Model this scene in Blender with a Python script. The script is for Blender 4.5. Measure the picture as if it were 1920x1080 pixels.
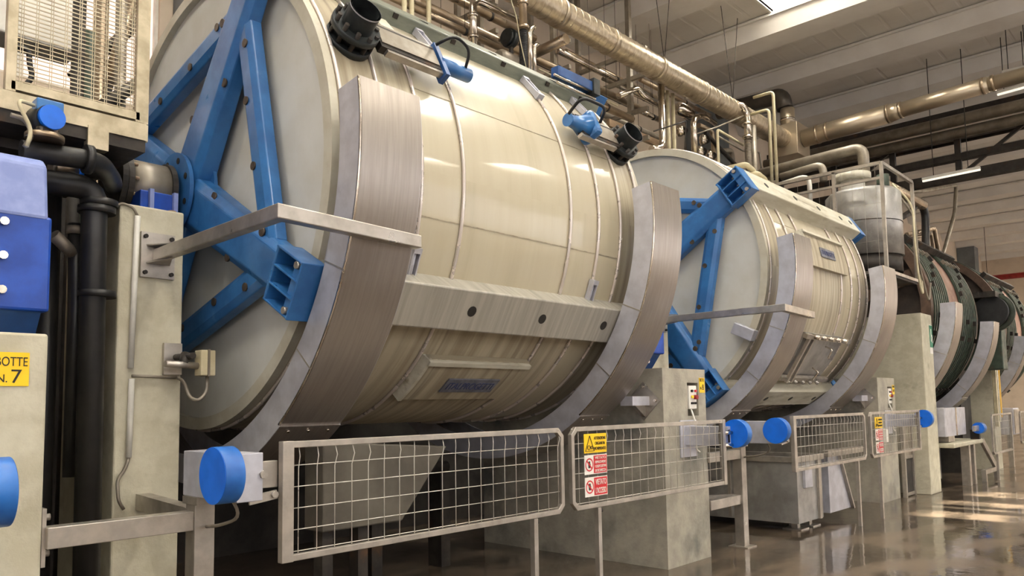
import bpy, bmesh, math, random
from mathutils import Vector, Matrix
random.seed(7)
for o in list(bpy.data.objects): bpy.data.objects.remove(o)
S = bpy.context.scene
COL = S.collection
V = Vector
# ------------------------------------------------------------------ camera
F, CX, CY = 1450.0, 960.0, 640.0            # pixels, frame 1920 x 1080
EX = V((1360, 98, 1450)).normalized()       # world X in camera axes (right, down, forward)
EZ = V((-270, -17540, 1450)); EZ = (EZ - EX * EZ.dot(EX)).normalized()
EY = EZ.cross(EX)
CAMP = V((0, 0, 1.6))
def ray(p):
    d = V((p[0] - CX, p[1] - CY, F)); return V((EX.dot(d), EY.dot(d), EZ.dot(d)))
def on(p, ax, val):                          # the point where a pixel's ray meets a plane x / y / z = val
    d = ray(p); t = (val - CAMP[ax]) / d[ax]; return CAMP + d * t
cd = bpy.data.cameras.new('camera'); cam = bpy.data.objects.new('camera', cd); COL.objects.link(cam)
cd.sensor_width = 36; cd.lens = F / 1920 * 36; cd.shift_y = (CY - 540) / 1920; cd.clip_end = 200; cd.clip_start = 0.05
rt = V((EX[0], EY[0], EZ[0])); dn = V((EX[1], EY[1], EZ[1])); fw = V((EX[2], EY[2], EZ[2]))
m = Matrix((rt, -dn, -fw)).transposed().to_4x4(); m.translation = CAMP
cam.matrix_world = m
S.camera = cam
# ------------------------------------------------------------------ world, light, exposure
W = bpy.data.worlds.new('sky'); S.world = W; W.use_nodes = True
W.node_tree.nodes['Background'].inputs[0].default_value = (0.80, 0.88, 1.0, 1)
W.node_tree.nodes['Background'].inputs[1].default_value = 1.0
SKYLIGHT, WINDOW = 31.0, 2.0                  # daylight given off by the glazing
sd = bpy.data.lights.new('sun', 'SUN'); sd.energy = 110; sd.angle = .012; sd.color = (1, .93, .8)
sun = bpy.data.objects.new('sun', sd); COL.objects.link(sun); sun.location = (14, -30, 12)
sun.rotation_euler = V((-.03, 13.6, -5.0)).to_track_quat('-Z', 'Y').to_euler()
S.view_settings.view_transform = 'Standard'; S.view_settings.look = 'None'
S.view_settings.gamma = 1; S.view_settings.use_curve_mapping = False
S.view_settings.exposure = -0.3
# ------------------------------------------------------------------ materials
MAT = {}
def lin(c):
    return tuple((x / 255 / 12.92 if x / 255 <= .04045 else ((x / 255 + .055) / 1.055) ** 2.4) for x in c) + (1,)
def mat(name, c1, c2=None, rough=.5, metal=0, sc=4, st=(1, 1, 1), uv=False, bump=0, rvar=.1, c3=None, sc3=.8, st3=None, lo=.35, hi=.65, lo3=.55, hi3=.75, emit=0, bsc=None, detail=6, spec=.5, coat=0):
    M = bpy.data.materials.new(name); M.use_nodes = True; N = M.node_tree.nodes; L = M.node_tree.links
    B = N['Principled BSDF']; B.inputs['Metallic'].default_value = metal; B.inputs['Specular IOR Level'].default_value = spec
    B.inputs['Coat Weight'].default_value = coat; B.inputs['Coat Roughness'].default_value = .06
    if emit:
        B.inputs['Base Color'].default_value = lin(c1); B.inputs['Emission Color'].default_value = lin(c1); B.inputs['Emission Strength'].default_value = emit
        MAT[name] = M; return M
    tc = N.new('ShaderNodeTexCoord'); src = tc.outputs['UV' if uv else 'Object']
    def noise(scale, stretch, det):
        mp = N.new('ShaderNodeMapping'); mp.inputs['Scale'].default_value = stretch; L.new(src, mp.inputs[0])
        n = N.new('ShaderNodeTexNoise'); n.inputs['Scale'].default_value = scale; n.inputs['Detail'].default_value = det; n.inputs['Roughness'].default_value = .6
        L.new(mp.outputs[0], n.inputs['Vector']); return n.outputs[0]
    def ramp(s, a, b):
        r = N.new('ShaderNodeMapRange'); r.inputs[1].default_value = a; r.inputs[2].default_value = b; r.interpolation_type = 'SMOOTHSTEP'; L.new(s, r.inputs[0]); return r.outputs[0]
    def mix(fac, a, b):
        x = N.new('ShaderNodeMix'); x.data_type = 'RGBA'; L.new(fac, x.inputs[0])
        for sock, val in ((x.inputs[6], a), (x.inputs[7], b)):
            if isinstance(val, tuple): sock.default_value = val
            else: L.new(val, sock)
        return x.outputs[2]
    n1 = noise(sc, st, detail); f1 = ramp(n1, lo, hi)
    col = mix(f1, lin(c1), lin(c2 or c1))
    if c3:
        f3 = ramp(noise(sc3, st3 or st, 5), lo3, hi3); col = mix(f3, col, lin(c3))
    L.new(col, B.inputs['Base Color'])
    rr = N.new('ShaderNodeMapRange'); rr.inputs[1].default_value = .3; rr.inputs[2].default_value = .7
    rr.inputs[3].default_value = max(.02, rough - rvar); rr.inputs[4].default_value = min(1, rough + rvar); L.new(n1, rr.inputs[0]); L.new(rr.outputs[0], B.inputs['Roughness'])
    if bump:
        bp = N.new('ShaderNodeBump'); bp.inputs['Strength'].default_value = bump; bp.inputs['Distance'].default_value = .02
        L.new(noise(bsc, st, 8) if bsc else n1, bp.inputs['Height']); L.new(bp.outputs[0], B.inputs['Normal'])
    MAT[name] = M; return M
mat('shell', (193, 184, 159), (186, 175, 149), .34, sc=1.0, st=(7, .4, 1), uv=True, rvar=.06, c3=(171, 160, 133), sc3=1.0, st3=(4, .3, 1), coat=.7, lo=.2, hi=.8, lo3=.5, hi3=.85)
mat('shell_stained', (180, 170, 146), (152, 140, 117), .4, sc=1.4, st=(9, .3, 1), uv=True, c3=(104, 91, 74), sc3=1.2, st3=(9, .25, 1), lo3=.5, hi3=.8)
mat('face', (206, 205, 199), (200, 198, 190), .55, sc=3, bump=.04, c3=(188, 183, 168), sc3=.9, lo3=.5, hi3=.9)
mat('face_trim', (196, 191, 174), (184, 177, 158), .45, sc=5)
mat('bolt_rust', (96, 84, 72), (72, 62, 54), .5, .4, sc=9)
mat('hoop', (218, 208, 200), (208, 197, 188), .3, .5, sc=5)
mat('beam_dark', (132, 136, 122), (112, 116, 104), .4, .25, sc=3, st=(1, 4, 4), c3=(92, 94, 84), sc3=2)
mat('beam_cream', (202, 198, 182), (184, 178, 158), .42, sc=2, st=(1, 5, 5), c3=(140, 130, 108), sc3=1.6)
mat('beam_grey', (184, 180, 168), (168, 163, 151), .4, .3, sc=2.2, st=(12, .6, .6), c3=(128, 123, 113), sc3=1.1, st3=(6, .4, .4), lo3=.48, hi3=.8)
mat('blue', (54, 116, 178), (42, 96, 154), .36, sc=3, c3=(84, 130, 176), sc3=7, lo3=.62, hi3=.85, coat=.2)
mat('blue_dark', (34, 84, 146), (26, 66, 120), .4, sc=4)
mat('blue_royal', (16, 74, 176), (12, 60, 150), .36, sc=5, c3=(60, 100, 160), sc3=6, lo3=.68, hi3=.8)
mat('blue_disc', (8, 112, 232), (6, 100, 214), .42, sc=5, c3=(90, 110, 140), sc3=9, lo3=.74, hi3=.8)
mat('blue_side', (40, 110, 190), (34, 92, 168), .4, sc=5, c3=(100, 110, 120), sc3=9, lo3=.7, hi3=.8)
mat('lavender', (136, 150, 200), (120, 134, 188), .45, sc=6)
mat('steel_guard', (164, 156, 149), (155, 147, 140), .34, .8, sc=2, st=(26, 1.2, 1.2), rvar=.05, c3=(136, 126, 118), sc3=1.0, st3=(2, .8, .8), lo3=.5, hi3=.9)
mat('steel_cheek', (200, 200, 208), (184, 183, 190), .42, .4, sc=6, rvar=.07, c3=(164, 162, 166), sc3=2, lo3=.5, hi3=.9)
mat('steel', (192, 185, 175), (168, 161, 151), .36, .75, sc=5, c3=(146, 137, 126), sc3=3, lo3=.5, hi3=.9)
mat('steel_tub', (178, 176, 172), (150, 147, 142), .45, .65, sc=3, c3=(120, 116, 110), sc3=1.6)
mat('pipe_bright', (226, 218, 206), (188, 176, 160), .2, 1, sc=4, c3=(150, 132, 112), sc3=2)
mat('pipe_brown', (184, 166, 142), (150, 132, 110), .32, .8, sc=2.5, c3=(112, 96, 78), sc3=1.5, lo3=.5, hi3=.9)
mat('duct', (196, 182, 160), (160, 146, 124), .36, .75, sc=2.2, st=(7, .35, 1), uv=True, c3=(128, 114, 98), sc3=2.0, st3=(4, .3, 1), lo=.2, hi=.8)
mat('duct_dark', (84, 78, 70), (62, 58, 52), .5, .5, sc=3)
mat('pipe_cream', (206, 196, 164), (184, 172, 138), .5, sc=5)
mat('pipe_grey', (150, 142, 128), (126, 116, 102), .45, .4, sc=4, c3=(100, 90, 78))
mat('rust_beam', (156, 132, 104), (122, 98, 74), .6, sc=4, st=(1, 3, 3))
mat('black_pipe', (40, 38, 36), (28, 27, 26), .42, sc=5, c3=(62, 58, 52), sc3=3)
mat('black_rubber', (30, 30, 31), (20, 20, 21), .5, sc=8)
mat('valve_black', (52, 56, 56), (34, 37, 38), .42, .3, sc=8)
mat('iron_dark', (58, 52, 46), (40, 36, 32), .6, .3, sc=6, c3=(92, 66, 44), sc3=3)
mat('conc_cream', (198, 192, 170), (182, 175, 152), .7, sc=5, bump=.25, bsc=22, c3=(142, 134, 112), sc3=2.2, lo3=.56, hi3=.8)
mat('conc_grey', (172, 165, 149), (150, 144, 130), .75, sc=4, bump=.3, bsc=18, c3=(104, 103, 97), sc3=1.4, lo3=.46, hi3=.72)
mat('conc_dark', (58, 53, 47), (44, 40, 36), .8, sc=3, bump=.2)  # darkened so the added wall carries the shade under the drums
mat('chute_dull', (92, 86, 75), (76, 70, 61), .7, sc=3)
mat('sign_yellow', (250, 206, 20), (244, 198, 16), .45, sc=8)
mat('sign_red', (206, 40, 46), (196, 34, 40), .45, sc=8)
mat('sign_white', (236, 232, 222), (228, 222, 210), .45, sc=8)
mat('sign_green', (36, 130, 92), (30, 118, 84), .45, sc=8)
mat('ink', (34, 30, 24), None, .6)
mat('ink_blue', (58, 70, 112), None, .6)
mat('plate_blue', (126, 128, 138), (104, 104, 112), .5, .3, sc=10)
mat('white_paint', (222, 218, 208), (206, 202, 192), .5, sc=4)
mat('cage_steel', (196, 184, 158), (168, 156, 130), .45, .5, sc=6)
mat('red_paint', (170, 32, 34), (140, 26, 28), .45, sc=6)
mat('yellow_paint', (224, 176, 40), (206, 158, 30), .5, sc=6)
mat('green_iron', (70, 84, 70), (52, 62, 52), .5, .2, sc=6, c3=(84, 68, 54), sc3=4)
mat('green_wood', (62, 70, 56), (46, 52, 42), .6, sc=3, c3=(74, 62, 50), sc3=3)
mat('pink_wood', (158, 122, 104), (138, 104, 88), .6, sc=4, c3=(110, 84, 70), sc3=3)
mat('brown_wood', (70, 58, 50), (54, 46, 40), .6, sc=4)
mat('brown_rim', (98, 76, 60), (80, 62, 50), .6, sc=6)
mat('wall_paint', (206, 190, 170), (196, 180, 160), .8, sc=1.2, c3=(178, 160, 140), sc3=.7)
mat('roof_panel', (216, 211, 203), (208, 202, 193), .8, sc=1.5, st=(1, .2, 1))
mat('roof_rib', (222, 217, 210), (214, 208, 200), .8, sc=1.5)
mat('column', (112, 116, 116), (100, 104, 104), .8, sc=2)
mat('glow_sky', (255, 250, 240), emit=SKYLIGHT)
mat('glow_win', (250, 250, 255), emit=WINDOW)
mat('glow_gap', (255, 246, 228), emit=1.1)
mat('glow_back', (255, 232, 222), emit=.8)
mat('wire', (214, 208, 198), (200, 193, 182), .35, .35, sc=9)
def floor_mat():
    M = bpy.data.materials.new('floor_wet'); M.use_nodes = True; N = M.node_tree.nodes; L = M.node_tree.links; B = N['Principled BSDF']
    tc = N.new('ShaderNodeTexCoord')
    def noise(s, d, st=(1, 1, 1)):
        mp = N.new('ShaderNodeMapping'); mp.inputs['Scale'].default_value = st; L.new(tc.outputs['Object'], mp.inputs[0])
        n = N.new('ShaderNodeTexNoise'); n.inputs['Scale'].default_value = s; n.inputs['Detail'].default_value = d; L.new(mp.outputs[0], n.inputs['Vector']); return n.outputs[0]
    def rng(s, a, b, c, d):
        r = N.new('ShaderNodeMapRange'); r.interpolation_type = 'SMOOTHSTEP'
        for i, v in enumerate((a, b, c, d)): r.inputs[i + 1].default_value = v
        L.new(s, r.inputs[0]); return r.outputs[0]
    wet = rng(noise(.9, 7, (1, 2.4, 1)), .36, .62, 0, 1)
    fine = noise(9, 8)
    x = N.new('ShaderNodeMix'); x.data_type = 'RGBA'; L.new(rng(fine, .35, .65, 0, 1), x.inputs[0]); x.inputs[6].default_value = lin((74, 65, 55)); x.inputs[7].default_value = lin((58, 51, 43))
    y = N.new('ShaderNodeMix'); y.data_type = 'RGBA'; L.new(wet, y.inputs[0]); L.new(x.outputs[2], y.inputs[7]); y.inputs[6].default_value = lin((104, 90, 75))
    L.new(y.outputs[2], B.inputs['Base Color'])
    L.new(rng(wet, 0, 1, .22, .035), B.inputs['Roughness'])
    bp = N.new('ShaderNodeBump'); bp.inputs['Strength'].default_value = .12; bp.inputs['Distance'].default_value = .02; L.new(noise(5, 5), bp.inputs['Height']); L.new(bp.outputs[0], B.inputs['Normal'])
    MAT['floor_wet'] = M
floor_mat()
# ------------------------------------------------------------------ mesh helpers
def fillet(P, rad, n=5):
    P = [V(p) for p in P]; out = [P[0]]
    for i in range(1, len(P) - 1):
        a, b, c = P[i - 1], P[i], P[i + 1]; u = (a - b); w = (c - b); r = min(rad, u.length * .49, w.length * .49)
        u.normalize(); w.normalize(); s, e = b + u * r, b + w * r
        for k in range(n + 1):
            t = k / n; out.append(s * (1 - t) ** 2 + b * 2 * t * (1 - t) + e * t * t)
    out.append(P[-1]); return out
class MB:
    def __init__(s): s.v = []; s.f = []; s.sm = []; s.uv = {}
    def add(s, vs, fs, sm=False):
        o = len(s.v); s.v += [V(v) for v in vs]
        for f in fs: s.f.append([i + o for i in f]); s.sm.append(sm)
        return s
    def box(s, x0, x1, y0, y1, z0, z1):
        return s.add([(x, y, z) for z in (z0, z1) for y in (y0, y1) for x in (x0, x1)], [(0, 2, 3, 1), (4, 5, 7, 6), (0, 1, 5, 4), (2, 6, 7, 3), (0, 4, 6, 2), (1, 3, 7, 5)])
    def obox(s, c, a, b, d):                 # centre and three half vectors
        c, a, b, d = V(c), V(a), V(b), V(d)
        return s.add([c + a * i + b * j + d * k for k in (-1, 1) for j in (-1, 1) for i in (-1, 1)], [(0, 2, 3, 1), (4, 5, 7, 6), (0, 1, 5, 4), (2, 6, 7, 3), (0, 4, 6, 2), (1, 3, 7, 5)])
    def bar(s, p, q, w, h, up=(0, 0, 1), w2=None, h2=None):
        p, q = V(p), V(q); d = (q - p).normalized(); u = V(up)
        if abs(d.dot(u)) > .98: u = V((0, 1, 0))
        sd = d.cross(u).normalized(); u = sd.cross(d).normalized(); w2 = w if w2 is None else w2; h2 = h if h2 is None else h2
        return s.add([p - sd * w / 2 - u * h / 2, p + sd * w / 2 - u * h / 2, p + sd * w / 2 + u * h / 2, p - sd * w / 2 + u * h / 2, q - sd * w2 / 2 - u * h2 / 2, q + sd * w2 / 2 - u * h2 / 2, q + sd * w2 / 2 + u * h2 / 2, q - sd * w2 / 2 + u * h2 / 2],
                     [(0, 1, 2, 3), (7, 6, 5, 4), (0, 4, 5, 1), (1, 5, 6, 2), (2, 6, 7, 3), (3, 7, 4, 0)])
    def tube(s, P, r, n=10, cap=True):
        P = [V(p) for p in P]; k = len(P); R = r if isinstance(r, (list, tuple)) else [r] * k
        d0 = (P[1] - P[0]).normalized(); u = d0.orthogonal().normalized(); o = len(s.v)
        for i in range(k):
            d = (P[min(i + 1, k - 1)] - P[max(i - 1, 0)]).normalized(); u = (u - d * u.dot(d)).normalized(); w = d.cross(u)
            for j in range(n):
                a = 2 * math.pi * j / n; s.v.append(P[i] + (u * math.cos(a) + w * math.sin(a)) * R[i])
        for i in range(k - 1):
            for j in range(n):
                a, b = o + i * n + j, o + i * n + (j + 1) % n; s.f.append([a, b, b + n, a + n]); s.sm.append(True)
        if cap:
            s.f.append([o + j for j in range(n)][::-1]); s.sm.append(False); s.f.append([o + (k - 1) * n + j for j in range(n)]); s.sm.append(False)
        return s
    def cyl(s, p, q, r, n=16, r2=None): return s.tube([p, q], [r, r if r2 is None else r2], n)
    def lathe(s, prof, yc, zc, a0=0, a1=360, n=96, sm=True, closed=False):   # profile (x, r) about an X axis; angle from the aisle side upwards
        full = abs(a1 - a0) >= 360; k = n if full else n + 1; o = len(s.v); m_ = len(prof)
        for i in range(k):
            a = math.radians(a0 + (a1 - a0) * i / n)
            for x, r in prof: s.v.append(V((x, yc - r * math.cos(a), zc + r * math.sin(a))))
        for i in range(n):
            v0, v1 = ((a0 + (a1 - a0) * (i + q) / n) / 30 for q in (0, 1))
            for j in range(m_ if closed else m_ - 1):
                j2 = (j + 1) % m_; b = ((i + 1) % k) * m_; a = i * m_
                s.uv[len(s.f)] = [(prof[j][0], v0), (prof[j2][0], v0), (prof[j2][0], v1), (prof[j][0], v1)]
                s.f.append([o + a + j, o + a + j2, o + b + j2, o + b + j]); s.sm.append(sm)
        if closed and not full:
            s.f.append([o + j for j in range(m_)]); s.sm.append(False); s.f.append([o + n * m_ + j for j in range(m_)][::-1]); s.sm.append(False)
        return s
    def prism(s, poly, vec):
        n = len(poly); vec = V(vec); P = [V(p) for p in poly]
        return s.add(P + [p + vec for p in P], [list(range(n))[::-1], list(range(n, 2 * n))] + [(i, (i + 1) % n, (i + 1) % n + n, i + n) for i in range(n)])
    def build(s, name, mt, parent=None, bev=0, kind=None, org=None, label=None, cat=None, group=None):
        if parent is not None: off = parent['_w']
        elif org is not None: off = V(org)
        else:
            lo = V([min(v[i] for v in s.v) for i in range(3)]); hi = V([max(v[i] for v in s.v) for i in range(3)]); off = V(((lo[0] + hi[0]) / 2, (lo[1] + hi[1]) / 2, lo[2]))
        off = V(off); me = bpy.data.meshes.new(name); me.from_pydata([v - off for v in s.v], [], s.f)
        for p, sm in zip(me.polygons, s.sm): p.use_smooth = sm
        if s.uv:
            ul = me.uv_layers.new(name='map')
            for p in me.polygons:
                if p.index in s.uv:
                    for l, c in zip(p.loop_indices, s.uv[p.index]): ul.data[l].uv = c
        bm = bmesh.new(); bm.from_mesh(me); bmesh.ops.recalc_face_normals(bm, faces=bm.faces); bm.to_mesh(me); bm.free()
        me.materials.append(MAT[mt]); o = bpy.data.objects.new(name, me); COL.objects.link(o)
        if parent is not None: o.parent = parent
        else: o.location = off
        o['_w'] = off
        if bev:
            b = o.modifiers.new('bevel', 'BEVEL'); b.width = bev; b.segments = 2; b.limit_method = 'ANGLE'
        return tag(o, label, cat, group, kind)
def tag(o, label=None, cat=None, group=None, kind=None):
    for k, v in (('label', label), ('category', cat), ('group', group), ('kind', kind)):
        if v: o[k] = v
    return o
def thing(name, loc, label, cat, group=None):
    o = bpy.data.objects.new(name, None); COL.objects.link(o); o.location = loc; o.empty_display_size = .1; o['_w'] = V(loc); return tag(o, label, cat, group)
def copy_at(o, delta, parent=None):
    c = o.copy(); COL.objects.link(c); c['_w'] = V(o['_w']) + V(delta)
    if parent is None: c.location = o.location + V(delta)
    else: c.parent = parent
    for ch in list(o.children): copy_at(ch, delta, c)
    return c
def text(body, mt, org, right, up, w, h, parent, name='lettering'):
    cu = bpy.data.curves.new('t', 'FONT'); cu.body = body; cu.size = 1; cu.extrude = .004; cu.align_x = 'CENTER'; cu.space_line = .9
    t = bpy.data.objects.new('t', cu); COL.objects.link(t); bpy.context.view_layer.update()
    me = bpy.data.meshes.new_from_object(t.evaluated_get(bpy.context.evaluated_depsgraph_get())); bpy.data.objects.remove(t)
    xs = [v.co.x for v in me.vertices]; ys = [v.co.y for v in me.vertices]; right, up = V(right).normalized(), V(up).normalized(); nz = right.cross(up)
    x0, x1, y0, y1 = min(xs), max(xs), min(ys), max(ys); off = parent['_w']
    for v in me.vertices: v.co = V(org) + right * ((v.co.x - (x0 + x1) / 2) / (x1 - x0) * w) + up * ((v.co.y - (y0 + y1) / 2) / (y1 - y0) * h) + nz * (v.co.z * .3) - V(off)
    me.materials.append(MAT[mt]); o = bpy.data.objects.new(name, me); COL.objects.link(o); o.parent = parent; o['_w'] = V(off); return o
X3, Y3, Z3 = V((1, 0, 0)), V((0, 1, 0)), V((0, 0, 1))
# ------------------------------------------------------------------ the hall
HX0, HX1, HY0, HY1, HZ = -8.0, 46.0, -11.0, 9.3, 9.0
RIB0, PITCH = 13.87, 2.45
o = MB().box(HX0, HX1, HY0, HY1, -.2, 0).build('floor', 'floor_wet', kind='structure', org=(0, 0, 0))
wb = MB()
for a in ((HX0, -.6, 0, HZ + .4), (-.6, 3.75, 0, 5.2), (3.75, HX1, 0, HZ + .4), (-.6, 3.75, 8.6, HZ + .4)): wb.box(a[0], a[1], HY1, HY1 + .2, a[2], a[3])
wb.build('wall_back', 'wall_paint', kind='structure')
wf = MB().box(HX0, HX1, HY0 - .2, HY0, 0, 2.6).box(HX0, HX1, HY0 - .2, HY0, 7.4, HZ + .4)
wf.build('wall_front', 'wall_paint', kind='structure')
MB().box(HX0 - .2, HX0, HY0, HY1, 0, 2.4).box(HX0 - .2, HX0, HY0, HY1, 7.6, HZ + .4).box(HX0 - .2, HX0, HY0, -10.4, 2.4, 7.6).box(HX0 - .2, HX0, 2.6, HY1, 2.4, 7.6).build('wall_left', 'wall_paint', kind='structure')
MB().box(HX1, HX1 + .2, HY0, HY1, 0, HZ + .4).build('wall_right', 'wall_paint', kind='structure')
MB().box(-4, 40, 8.22, 8.36, 0, 4.6).build('wall_shade_added', 'conc_dark', kind='structure')  # added dark wall: blocks back light and deepens shade under the drums
# glazing: long window band on the aisle side, tall window at the back, skylights in the roof
def roof_z(x):                                # underside of the roof above x
    q = (x - RIB0) % PITCH
    return (HZ - .3 * min(q / .22, 1, (1.07 - q) / .22) if q < 1.07 else HZ + .02) + .004
def window(name, x0, x1, y, z0, z1, nx, nz, glow, open_=()):
    r = MB()
    for i in range(nx + 1): x = x0 + (x1 - x0) * i / nx; r.box(x - .04, x + .04, y - .05, y + .05, z0, z1)
    for i in range(nz + 1): z = z0 + (z1 - z0) * i / nz; r.box(x0, x1, y - .04, y + .04, z - .04, z + .04)
    w = r.build(name, 'white_paint', kind='structure')
    for i in range(nx):
        for k in range(nz):
            if (i, k) in open_:              # pane with small open vents that let the sun in
                xa, xb = x0 + (x1 - x0) * i / nx + .03, x0 + (x1 - x0) * (i + 1) / nx - .03; p = MB().box(xa, xb, y + .01, y + .03, z0 + .03, 4.9).box(xa, xb, y + .01, y + .03, 5.3, z1 - .03); e = xa
                for a, b in open_[(i, k)]: p.box(e, a, y + .01, y + .03, 4.9, 5.3); e = b
                p.box(e, xb, y + .01, y + .03, 4.9, 5.3).build('pane', glow, w); continue
            MB().box(x0 + (x1 - x0) * i / nx + .03, x0 + (x1 - x0) * (i + 1) / nx - .03, y + .01, y + .03, z0 + (z1 - z0) * k / nz + .03, z0 + (z1 - z0) * (k + 1) / nz - .03).build('pane', glow, w)
window('window_1', HX0, HX1, HY0 - .1, 2.6, 7.4, 18, 1, 'glow_win', {(6, 0): ((11.7, 12.35), (12.75, 12.9)), (7, 0): ((13.2, 13.7), (14.5, 15.3))})
w3 = MB()
for i in range(6): y = -10.4 + i * 2.6; w3.box(HX0 - .12, HX0 - .02, y - .04, y + .04, 2.4, 7.6)
for z in (2.4, 5.0, 7.6): w3.box(HX0 - .12, HX0 - .02, -10.4, 2.6, z - .04, z + .04)
w3 = w3.build('window_3', 'white_paint', kind='structure')
for i in range(5):
    for z in (2.44, 5.04): MB().box(HX0 - .08, HX0 - .05, -10.4 + i * 2.6 + .03, -10.4 + (i + 1) * 2.6 - .03, z - .01, z + 2.54).build('pane', 'glow_win', w3)
window('window_2', -.6, 3.75, HY1 + .1, 5.2, 8.6, 3, 2, 'glow_back')
ceil = MB().box(HX0, HX1, HY0, HY1, HZ + .55, HZ + .6).build('ceiling', 'roof_panel', kind='structure')
for k in range(-9, 14):
    x0 = RIB0 + PITCH * k
    MB().prism([(x0, HY0, HZ), (x0 + .22, HY0, HZ - .30), (x0 + .85, HY0, HZ - .30), (x0 + 1.07, HY0, HZ), (x0 + .9, HY0, HZ + .06), (x0 + .13, HY0, HZ + .06)], (0, HY1 - HY0, 0)).build('roof_beam', 'roof_rib', ceil)
    MB().box(x0 - .03, x0 + .02, HY0, HY1, HZ - .05, HZ + .0).build('roof_beam_flange', 'roof_rib', ceil)
    xa, xb = x0 + 1.0, x0 + PITCH + .03
    def panel(ya, yb):
        p = MB(); n = max(2, int((yb - ya) / .42))
        for i in range(n):                  # shallow corrugation across the bay
            a, b = ya + (yb - ya) * i / n, ya + (yb - ya) * (i + 1) / n
            p.prism([(xa, a, HZ + .02), (xa, a + (b - a) * .8, HZ + .02), (xa, a + (b - a) * .86, HZ + .025), (xa, b - .02, HZ + .025), (xa, b, HZ + .02), (xa, b, HZ + .07), (xa, a, HZ + .07)], (xb - xa, 0, 0))
        p.build('roof_panel', 'roof_panel', ceil)
    if k in (-7, -5, -3, -1, 2, 4, 5, 6, 7, 8, 9, 10, 11, 12):   # rooflight domes; extra unseen far bays added to brighten the far roof
        domes = [(y, y + 1.95) for y in ((-7.95, -3.95, .05, 4.05) if k < 0 else (-7.95, -3.95, .05))]; y_ = HY0
        for y0, y1 in domes:
            panel(y_, y0); y_ = y1
            MB().box(xa, xb, y1, y1 + .05, HZ, HZ + .5).box(xa, xb, y0 - .05, y0, HZ, HZ + .5).box(xa - .05, xa, y0, y1, HZ, HZ + .5).box(xb, xb + .05, y0, y1, HZ, HZ + .5).build('skylight_curb', 'white_paint', ceil)
            MB().box(xa, xb, y0, y1, HZ + .44, HZ + .46).build('skylight_pane', 'glow_sky', ceil); MB().box((xa + xb) / 2 - .03, (xa + xb) / 2 + .03, y0, y1, HZ + .4, HZ + .435).build('skylight_bar', 'white_paint', ceil)
        panel(y_, HY1)
    else: panel(HY0, HY1)
# columns along the back wall
for i, x in enumerate((3.9, 16.2, 28.6, 41)):
    MB().box(x, x + .75, 8.55, 9.28, 0, 8.69).build('column', 'column', kind='structure')
# ------------------------------------------------------------------ the drums
YC, ZC, DP = 5.845, 3.255, 6.15
def cpos(x, r, deg):
    a = math.radians(deg); return V((x, YC - r * math.cos(a), ZC + r * math.sin(a)))
def frame(deg):                              # radial and tangential unit vectors
    a = math.radians(deg); return V((0, -math.cos(a), math.sin(a))), V((0, math.sin(a), math.cos(a)))
def cbox(mb, x0, x1, r0, r1, deg, tw, tw2=None):     # block on the drum: radial r0..r1, tangential width
    u, t = frame(deg); tw2 = tw if tw2 is None else tw2; c = V((0, YC, ZC))
    P = [c + X3 * x + u * r + t * s_ * (tw if r == r0 else tw2) / 2 for r in (r0, r1) for s_ in (-1, 1) for x in (x0, x1)]
    return mb.add(P, [(0, 2, 3, 1), (4, 5, 7, 6), (0, 1, 5, 4), (2, 6, 7, 3), (0, 4, 6, 2), (1, 3, 7, 5)])
def arcplate(mb, x0, x1, r0, r1, a0, a1, n=24): return mb.lathe([(x0, r0), (x0, r1), (x1, r1), (x1, r0)], YC, ZC, a0, a1, n, sm=False, closed=True)
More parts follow.
